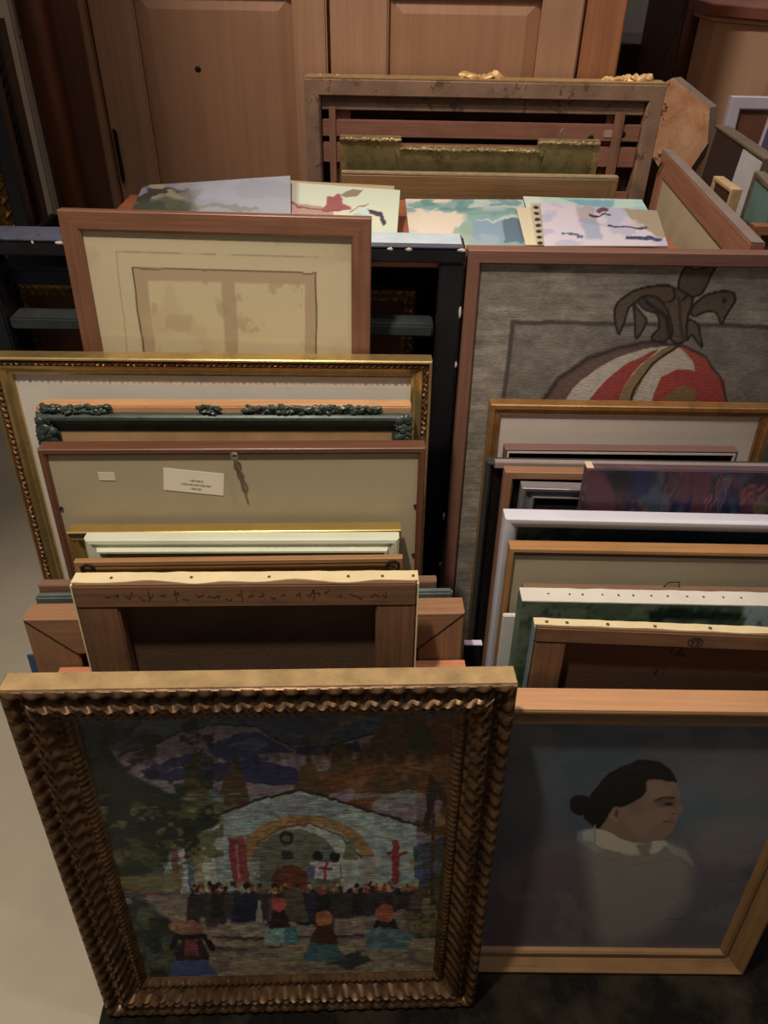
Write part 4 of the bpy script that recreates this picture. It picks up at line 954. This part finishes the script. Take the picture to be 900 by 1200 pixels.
    # foreground women
    def woman(x, y, hc, tc, sc, w_=20, h_=46):
        a.poly([(x - w_, y), (x - w_ * .7, y - h_ * .5), (x + w_ * .5, y - h_ * .5), (x + w_ * 1.1, y)], sc, 1, 1.5); a.poly([(x - w_ * .7, y - h_ * .4), (x - w_ * .4, y - h_ * .85), (x + w_ * .3, y - h_ * .9), (x + w_ * .7, y - h_ * .4)], tc, 1, 1.5); a.ell(x - 1, y - h_, w_ * .42, w_ * .4, hc)
    a.poly([(380, 1128), (420, 1115), (438, 1125), (410, 1136)], (46, 56, 52), .9, 3)
    woman(328, 1106, (196, 72, 62), (48, 38, 34), (118, 164, 160)); a.poly([(334, 1086), (346, 1086), (352, 1106), (334, 1106)], (60, 120, 130), .8)
    woman(380, 1126, (176, 96, 48), (76, 48, 30), (66, 104, 112), 24, 50); woman(452, 1112, (170, 80, 60), (46, 40, 36), (76, 116, 124), 26, 42); a.poly([(426, 1095), (445, 1085), (470, 1090), (488, 1098), (465, 1106), (436, 1108)], (80, 120, 126), .9)
    woman(226, 1150, (150, 96, 76), (54, 40, 36), (70, 84, 140), 30, 60); a.ell(212, 1086, 15, 6, (156, 116, 76)); a.poly([(218, 1098), (232, 1098), (234, 1120), (216, 1120)], (120, 60, 62)); a.line([(202, 1110), (208, 1098), (240, 1098), (250, 1112)], 6, (34, 30, 30))
    for ch in range(3): a.c[:, ch] *= 1 + .30 * (fbm(px * .16 + 40 * ch, py * .30 + 17 * ch, 3) - .5)
    a.mottle(.12, .35, .30); a.mottle(.5, .9, .16); return a.c
art_panel('canvas', e, M, .0705, W - .0705, .0265, .0705, L - .0705, 330, 360, village, paintm('oil_paint', .42, .9, (60, 60, 420)), .004, gain=1.0)

# ================================================================== RIGHT STACK, back to front
SR = 'pictures leaning in the right stack'
M, W, L = lean_place((549, 293), (1010, 300), 1.055, 4.5, None)
e = empty('abstract_painting', 'tall brown framed painting of a dark beast on a striped red ball', 'painting', M, SR)
link('moulding', sweep(bmesh.new(), W, L, [(0, .028), (0, .001), (.001, 0), (.018, 0), (.022, .008), (.022, .028)], .02), wood('reddish_frame', (126, 88, 72), .45, .22, .2), e)
def abstract(px, py):
    a = Art(px, py, (142, 130, 116), 4, .045); a.mottle(.02, .35, .16)
    a.poly([(600, 378), (900, 381), (1020, 384), (1020, 560), (587, 560)], (122, 112, 102), .85, 2); a.mottle(.05, .08, .2)
    a.line([(599, 560), (590, 465), (601, 378), (700, 379), (860, 382), (1020, 386)], 5, (72, 62, 56), .85, 2)
    # ball
    P = [(630, 480), (655, 445), (690, 420), (725, 408), (765, 402), (800, 407), (825, 420), (842, 442), (850, 470), (850, 500), (620, 500)]
    a.poly(P, (112, 82, 72)); a.line(P[:10], 7, (88, 72, 64), 1, 2)
    a.poly([(655, 480), (675, 450), (705, 428), (745, 411), (790, 404), (825, 424), (846, 470), (846, 500), (648, 500)], (188, 176, 158)); a.poly([(680, 480), (705, 450), (735, 425), (772, 408), (770, 412), (745, 430), (728, 460), (722, 490), (676, 490)], (172, 60, 52))
    a.poly([(722, 480), (733, 450), (752, 425), (785, 404), (795, 406), (762, 430), (745, 460), (738, 490)], (146, 112, 64)); a.line([(734, 490), (744, 455), (765, 425), (795, 405)], 2.5, (52, 40, 36))
    a.poly([(795, 405), (822, 415), (842, 440), (850, 475), (815, 436), (812, 424)], (176, 66, 54)); a.poly([(760, 490), (766, 460), (776, 440), (795, 432), (812, 434), (850, 446), (852, 490)], (176, 58, 50)); a.poly([(774, 490), (780, 465), (795, 452), (815, 456), (820, 490)], (138, 98, 52))
    a.line([(630, 480), (655, 445), (690, 420), (725, 408), (765, 401), (800, 405), (828, 420), (846, 445), (854, 480)], 2.5, (66, 48, 44))
    # beast
    bc, ol = (98, 78, 60), (44, 36, 32)
    def blob(P, c=bc): P = chaikin(P); a.poly(P, c); a.line(P + [P[0]], 2.8, ol, .95)
    blob([(792, 336), (803, 310), (815, 316), (842, 309), (832, 325), (822, 345), (806, 350)]); blob([(790, 334), (808, 346), (812, 352), (806, 372), (806, 398), (790, 404), (776, 380), (770, 352)])
    blob([(788, 334), (760, 336), (740, 341), (722, 355), (720, 375), (725, 395), (730, 378), (735, 362), (745, 352), (760, 350), (780, 355), (792, 350)])
    blob([(742, 355), (744, 380), (746, 400), (754, 388), (760, 375), (748, 362)]); blob([(745, 352), (755, 362), (772, 368), (774, 385), (762, 398), (778, 402), (790, 392), (786, 370), (775, 350), (758, 345)], (84, 68, 54))
    blob([(808, 362), (824, 346), (845, 340), (860, 342), (862, 352), (852, 366), (846, 384), (840, 366), (828, 364), (812, 372)]); blob([(806, 372), (818, 380), (824, 410), (818, 402), (810, 390), (804, 402)])
    a.line([(754, 350), (766, 360), (782, 372), (786, 396)], 5, (48, 40, 36)); a.line([(800, 352), (806, 345)], 3, (44, 36, 32)); a.ell(849, 352, 3, 3, (52, 40, 38)); a.ell(752, 353, 4, 3, (60, 66, 70)); a.line([(796, 350), (800, 396)], 4, (58, 48, 42), .8)
    a.mottle(.3, .5, .12); return a.c
art_panel('canvas', e, M, .0205, W - .0205, .009, .0205, L - .0205, 380, 440, abstract, paintm('matt_paint', .85, .6, (120, 120, 420)), gain=1.0)

# gold frame with white mount
M, W, L = lean_place((575, 474), (912, 479), 1.005, 5.5, None)
e = empty('gold_picture_frame', 'gold wooden frame with white mount directly in front of the beast painting', 'picture frame', M, SR)
gb = metalm('brushed_brown_gold', (158, 116, 66), .4, .45, (70, 42, 20), .6, 30, .2)
link('moulding', sweep(bmesh.new(), W, L, [(0, .024), (0, .0015), (.0015, 0), (.008, 0), (.010, .003), (.016, .005), (.018, .004), (.020, .008), (.020, .024)], .02), gb, e)
sheet('mount', e, plain('pinkish_mount', (206, 192, 180), .85, .04), W, L, .020, .009)
# shallow box frame
M, W, L = lean_place((592, 526), (866, 529), .972, 5.5, None)
e = empty('box_picture_frame', 'low mauve brown box frame with thin white inner line, right stack', 'picture frame', M, SR)
mv = wood('mauve_brown', (112, 82, 74), .55, .15, .2)
link('moulding', sweep(bmesh.new(), W, L, [(0, .020), (0, .001), (.001, 0), (.003, 0), (.003, .020)], .05), mv, e)
link('white_line', sweep(bmesh.new(), W - .008, L - .0045, [(0, .006), (0, -.0005), (.003, -.0005), (.003, .006)], .05), plain('white_line', (206, 192, 180), .6), e).location = (.004, 0, 0)
sheet('panel', e, black, W, L, .006, .012)
M3, W3, L3 = lean_place((622, 516), (850, 520), .995, 5.5, None)
# grey frame
M, W, L = lean_place((571, 542), (1000, 549), .940, 5.5, None)
e = empty('grey_picture_frame', 'plain mauve grey frame with dark green side, behind the purple canvas', 'picture frame', M, SR)
link('moulding', sweep(bmesh.new(), W, L, flatprof(.009, .018), .05), plain('dark_slate', (52, 54, 52), .5, .2), e)
boxo('top_strip', plain('mauve_grey', (140, 126, 120), .5, .1), e, .012, W, -.001, .012, L - .010, L + .001, .001)
sheet('panel', e, black, W, L, .009, .010)
# orange brown frame
M, W, L = lean_place((592, 553), (1000, 560), .915, 5.5, None)
e = empty('wooden_picture_frame', 'orange brown wooden frame with a dark inside behind the silver frame', 'picture frame', M, SR)
link('moulding', sweep(bmesh.new(), W, L, [(0, .02), (0, .001), (.001, 0), (.012, 0), (.016, .006), (.016, .02)], .05), wood('orange_brown', (146, 104, 78), .5, .25, .3), e); sheet('panel', e, black, W, L, .016, .012)
# silver frame
M, W, L = lean_place((612, 572), (760, 576), .888, 5.5, None)
e = empty('silver_picture_frame', 'silver grey frame with concave moulding left of the purple canvas', 'picture frame', M, SR)
link('moulding', sweep(bmesh.new(), W, L, [(0, .022), (0, .001), (.001, 0), (.006, .001), (.010, .006), (.016, .008), (.019, .005), (.022, .006), (.023, .012), (.023, .022)], .05), metalm('silver', (168, 162, 166), .32, .6, (90, 84, 90), .3, 30, .05), e); sheet('panel', e, plain('dark_violet', (40, 34, 44), .4), W, L, .023, .012)
# purple canvas
M, W, L = lean_place((689, 551), (1010, 556), .853, 5.5, None)
e = empty('purple_canvas', 'dark purple and blue abstract canvas with red swirls behind the white frame', 'painting', M, SR)
boxo('stretcher', wood('purple_edge', (84, 60, 66), .6), e, 0, W, .0045, .022, 0, L, .001); boxo('torn_corner', plain('cream_scrap', (200, 176, 150), .7), e, -.0005, .010, .004, .024, L + .0002, L + .002, .0003)
def purple(px, py):
    a = Art(px, py, (54, 44, 60), 14, .08); a.patches(.04, .015, .5, (96, 50, 66), .9); a.patches(.05, .015, .54, (34, 40, 84), .95, off=11); a.patches(.04, .02, .6, (60, 78, 104), .8, off=23)
    a.ell(727, 562, 14, 12, (34, 32, 40), .9, 6); a.patches(.03, .02, .63, (150, 74, 66), .8, (px > 740).astype(float), 31)
    for k in range(5): a.line([(776 + k * 2, 600), (782 + k * 3, 570), (790 + k * 4, 545)], 1.2, (150, 84, 84), .5); a.line([(828 + k * 4, 600), (834 + k * 4, 578), (842 + k * 3, 560)], 1.4, (190, 108, 84), .55)
    for r in (12, 18, 24): a.line([(893 + r * math.cos(t * .4), 592 + r * math.sin(t * .4)) for t in range(8, 16)], 2, (150, 70, 72), .8)
    a.ell(893, 594, 10, 9, (110, 96, 70), .8); return a.c
art_panel('canvas', e, M, 0, W, 0, 0, L, 240, 150, purple, paintm('gloss_paint', .35, .6, (90, 90, 90)), .004, gain=1.0)
# white frame
M, W, L = lean_place((592, 607), (1000, 616), .815, 5.5, None)
e = empty('white_picture_frame', 'wide white frame with rounded moulding around a dark blue picture, right stack', 'picture frame', M, SR)
wf = plain('clean_white', (200, 198, 206), .35, .03, 10, .02)
link('moulding', sweep(bmesh.new(), W, L, [(0, .026), (0, .002), (.002, -.001), (.006, -.001), (.012, .001), (.018, .005), (.022, .010), (.024, .014), (.024, .026)], .05), wf, e, True)
def bluep(px, py):
    a = Art(px, py, (44, 66, 82), 14, .06); a.put(np.clip((740 - px) / 40, 0, 1), (62, 70, 58)); a.patches(.05, .05, .55, (120, 120, 104), .6, np.clip((740 - px) / 30, 0, 1)); a.patches(.03, .06, .55, (34, 50, 64), .7); return a.c
art_panel('picture', e, M, .0225, W - .0225, .0145, .0225, L - .0225, 120, 60, bluep, _M['gloss_paint'], gain=1.0)
# oak frame back with mount
M, W, L = lean_place((598, 643), (1000, 650), .778, 5.5, None)
e = empty('oak_frame_back', 'oak frame back with grey beige board, in front of the white frame', 'picture frame', M, SR)
link('moulding', sweep(bmesh.new(), W, L, [(0, .022), (0, .001), (.001, 0), (.006, 0), (.007, .003), (.007, .022)], .05), wood('oak', (166, 120, 72), .5, .25, .25), e)
boxo('dark_strip', plain('dark_taupe', (78, 64, 50), .7), e, .0072, W - .0072, .0035, .006, L - .014, L - .0072, 0)
sheet('backing_board', e, plain('grey_beige_board2', (172, 160, 134), .6, .07, 5), W, L, .007, .006)
# brown frame
M, W, L = lean_place((614, 690), (1000, 697), .758, 5.5, None)
e = empty('brown_picture_frame', 'plain dull brown wooden frame just behind the white edged canvases', 'picture frame', M, SR)
link('moulding', sweep(bmesh.new(), W, L, flatprof(.012, .014), .05), wood('dull_brown', (128, 98, 74), .6, .2, .25), e); sheet('panel', e, browncan, W, L, .012, .006)
p = .455 * W; link('wire_hook', tube(bmesh.new(), [(p - .012, .01, L + .001), (p - .006, .01, L + .009), (p + .010, .01, L + .010), (p + .010, .01, L + .001)], .0008, 6), darkslot, e)
M, W, L = lean_place((590, 722), (800, 724), .745, 5.5, None)
e = boxo('white_board', plain('off_white_board', (206, 206, 200), .6, .05), None, 0, W, 0, .008, 0, L, .001); e.matrix_world = M
tag(e, 'narrow white board edge left of the green and blue sided canvas', 'board', SR)
whc = plain('white_cloth', (206, 198, 186), .75, .06, 20, .3); sidep = plain('painted_side', (92, 112, 92), .6, .4, 7, .2, spots=((40, 84, 150), 4, .52))
# painted canvas seen from front
e, M, W, L = canvas_back('painted_canvas', 'painted canvas with white tacked edge and dark green top band, right stack', (612, 704), (1000, 712), .705, 5.5, .030, .05, .03, brownw, browncan, whc, SR, front=True, tacks=[.085, .15, .19, .25, .30, .345, .40, .45, .51, .56, .62, .675], tackr=.0016, sidem=sidep, seed=4, wav=.001)
boxo('stretcher', brownw, e, .002, W - .002, .006, .029, .002, L - .002, 0)
def greenp(px, py):
    a = Art(px, py, (70, 92, 66), 8, .1); a.patches(.04, .1, .5, (96, 112, 86), .7); a.poly([(758, 716), (790, 712), (870, 718), (866, 728), (760, 728)], (26, 42, 30), 1, 2); a.put(np.clip((px - 868) / 6, 0, 1), (150, 168, 172)); a.patches(.1, .2, .62, (40, 62, 40), .6, off=3); return a.c
art_panel('canvas', e, M, .001, W - .001, 0, .001, L - .0018, 200, 100, greenp, _M['gloss_paint'], gain=1.0)
# canvas back with inventory marks
e, M, W, L = canvas_back('stretcher_canvas', 'dark canvas back with circled mark and tacked cream edge, behind the portrait', (627, 734), (1000, 749), .662, 5.5, .018, .045, .026, brownw, plain('dark_brown_canvas', (74, 48, 32), .95, .12, 20, .4), creamc, SR, tacks=(.04, .105, .235, .385, .56), tackr=.0026, seed=9, sidem=plain('blue_grey_side', (112, 132, 140), .6, .3, 8, .2))
s = W / 373; bm = bmesh.new(); ik = plain('black_ink', (34, 22, 18), .8)
cx, cz = 196 * s * .98, L - .016
P = [(cx + .010 * math.cos(t), -.0004, cz + .0075 * math.sin(t)) for t in [k * math.pi / 9 for k in range(18)]]; tube(bm, P, .0006, 4, True)
for x, q in ((-.0035, 1), (.0035, 1)):
    tube(bm, [(cx + x + .0025 * math.cos(t), -.0004, cz + .002 + .0025 * math.sin(t)) for t in [k * math.pi / 5 for k in range(10)]], .0006, 4, True); tube(bm, [(cx + x + .0025, -.0004, cz + .002), (cx + x - .001, -.0004, cz - .005)], .0006, 4)
link('circled_mark', bm, ik, e)
def strokes(nm, segs, x, z):
    bm = bmesh.new()
    for P in segs: tube(bm, [(x + a * s, .0148, z + b * s) for a, b in P], .0009, 5)
    link(nm, bm, ik, e)
strokes('inked_number', [[(0, 0), (3, 12)], [(8, 10), (11, 12), (14, 10), (12, 6), (8, 1), (16, 2)], [(6, -3), (20, -2)]], 172 * s, L - .052)
strokes('inked_number', [[(0, 0), (3, 11)], [(9, 1), (10, 3)], [(8, 9), (10, 11)]], 160 * s, L - .090)

# portrait
M, W, L = lean_place((560, 832), (1046, 838), .592, 6, None)
P = M @ Vector((0, 0, 0)); p2 = at_z((866, 1139), .0); W = (p2 - P).length
e = empty('portrait_painting', 'portrait of a dark haired woman in profile in a stepped wooden frame, front right', 'painting', M, SR)
pw = wood('ochre_frame', (142, 108, 70), .38, .22, .3, .2)
link('moulding', sweep(bmesh.new(), W, L, [(0, .042), (0, .002), (.002, 0), (.005, 0), (.010, .004), (.026, .016), (.030, .018), (.034, .014), (.040, .014), (.043, .017), (.046, .022), (.046, .042)], .03), pw, e)
boxo('top_edge', wood('peach_wood', (206, 154, 112), .6, .15, .1), e, 0, W, .001, .042, L + .0001, L + .0012, .0004)
def portrait(px, py):
    a = Art(px, py, (72, 88, 98), 6, .06)
    a.patches(.012, .014, .5, (96, 94, 104), .8); a.patches(.01, .02, .55, (60, 76, 92), .6, off=7); a.ell(850, 950, 70, 60, (96, 122, 132), .5, 40); a.ell(880, 900, 60, 40, (116, 106, 106), .6, 30); a.ell(870, 985, 70, 30, (126, 116, 112), .7, 20); a.ell(610, 960, 50, 70, (90, 82, 92), .6, 30); a.ell(700, 930, 60, 70, (74, 96, 106), .5, 30)
    a.poly([(540, 1040), (600, 1005), (640, 985), (690, 975), (790, 985), (820, 1005), (860, 1010), (900, 1060), (900, 1130), (540, 1130)], (106, 98, 104), .75, 16)
    a.poly([(580, 1060), (600, 1020), (630, 1003), (660, 998), (690, 1002), (700, 1040), (698, 1130), (570, 1130)], (100, 84, 90), .85, 14)
    a.poly([(684, 990), (700, 984), (790, 988), (812, 1015), (806, 1060), (760, 1100), (700, 1110), (690, 1040)], (146, 138, 122), .8, 22); a.poly([(676, 976), (700, 968), (720, 985), (700, 1000), (676, 985)], (140, 156, 152), .7, 4)
    # skin
    sk = (142, 108, 90)
    a.poly([(752, 913), (792, 911), (797, 928), (795, 936), (800, 945), (799, 952), (793, 954), (795, 960), (791, 967), (786, 976), (778, 983), (751, 988), (728, 982), (708, 972), (708, 955), (738, 940)], sk, 1, 1.2); a.poly([(700, 962), (720, 950), (752, 985), (735, 990), (705, 976)], (134, 104, 84), .9, 4)
    a.ell(770, 972, 18, 10, (140, 106, 86), .5, 8); a.ell(772, 930, 14, 10, (152, 118, 98), .6, 6); a.ell(752, 962, 16, 16, (152, 116, 96), .5, 8)
    a.ell(780, 940, 13, 6, (104, 76, 64), .8, 5); a.line([(767, 938), (777, 933.5), (790, 934)], 2.4, (58, 42, 38), .9, 1.5); a.ell(783, 942, 5.5, 2.0, (46, 34, 32), .9, 1.2); a.ell(776, 956, 12, 8, (158, 120, 100), .6, 8); a.ell(745, 945, 10, 12, (120, 90, 76), .5, 8); a.line([(788, 963), (781, 962), (777, 963)], 2, (122, 62, 56)); a.line([(790, 953), (786, 954)], 1.6, (110, 76, 62)); a.line([(789, 960), (784, 958)], 1.4, (140, 80, 70))
    hair = (34, 28, 28)
    a.poly([(694, 928), (703, 916), (713, 907), (728, 898), (746, 892), (767, 891), (782, 898), (790, 908), (793, 915), (770, 913), (756, 916), (757, 929), (744, 940), (731, 945), (722, 948), (716, 951), (710, 962), (704, 970), (692, 966), (683, 958), (686, 940)], hair, 1, 1.5); a.ell(680, 944, 13, 12, hair, 1, 1.5); a.line([(770, 912), (784, 905), (792, 915)], 3, hair)
    a.line([(700, 925), (730, 902), (770, 898)], 1.2, (58, 48, 44), .6, 2); a.ell(722, 954, 5.5, 9, (150, 112, 90)); a.ell(723, 953, 2.4, 5, (104, 70, 56))
    a.poly([(696, 970), (706, 970), (728, 983), (751, 989), (778, 984), (782, 990), (770, 1000), (740, 1004), (712, 996), (694, 985)], (186, 178, 152), 1, 1.5); a.poly([(682, 975), (696, 970), (700, 986), (684, 986)], (170, 170, 152), .9, 1.5); a.line([(698, 966), (697, 986)], 2, (150, 140, 120)); a.poly([(745, 990), (765, 986), (762, 1004), (752, 1002)], (96, 84, 72), .6, 4)
    for k in range(6): a.line([(776 + k * 5, 986 + k * 2), (786 + k * 5, 998 + k * 3)], 2.5, (178, 170, 148), .6, 2)
    a.line([(700, 1000), (735, 1016), (790, 1006)], 2, (120, 110, 98), .4, 3); a.patches(.03, .04, .56, (128, 122, 112), .3, (py > 1000).astype(float), 4)
    a.line([(780, 1076), (800, 1078)], 1.2, (60, 54, 60), .5)
    return a.c
art_panel('canvas', e, M, .0445, W - .0445, .0225, .0445, L - .0445, 300, 330, portrait, paintm('varnished_paint', .35, .25, (160, 160, 160)), .004, gain=1.0)
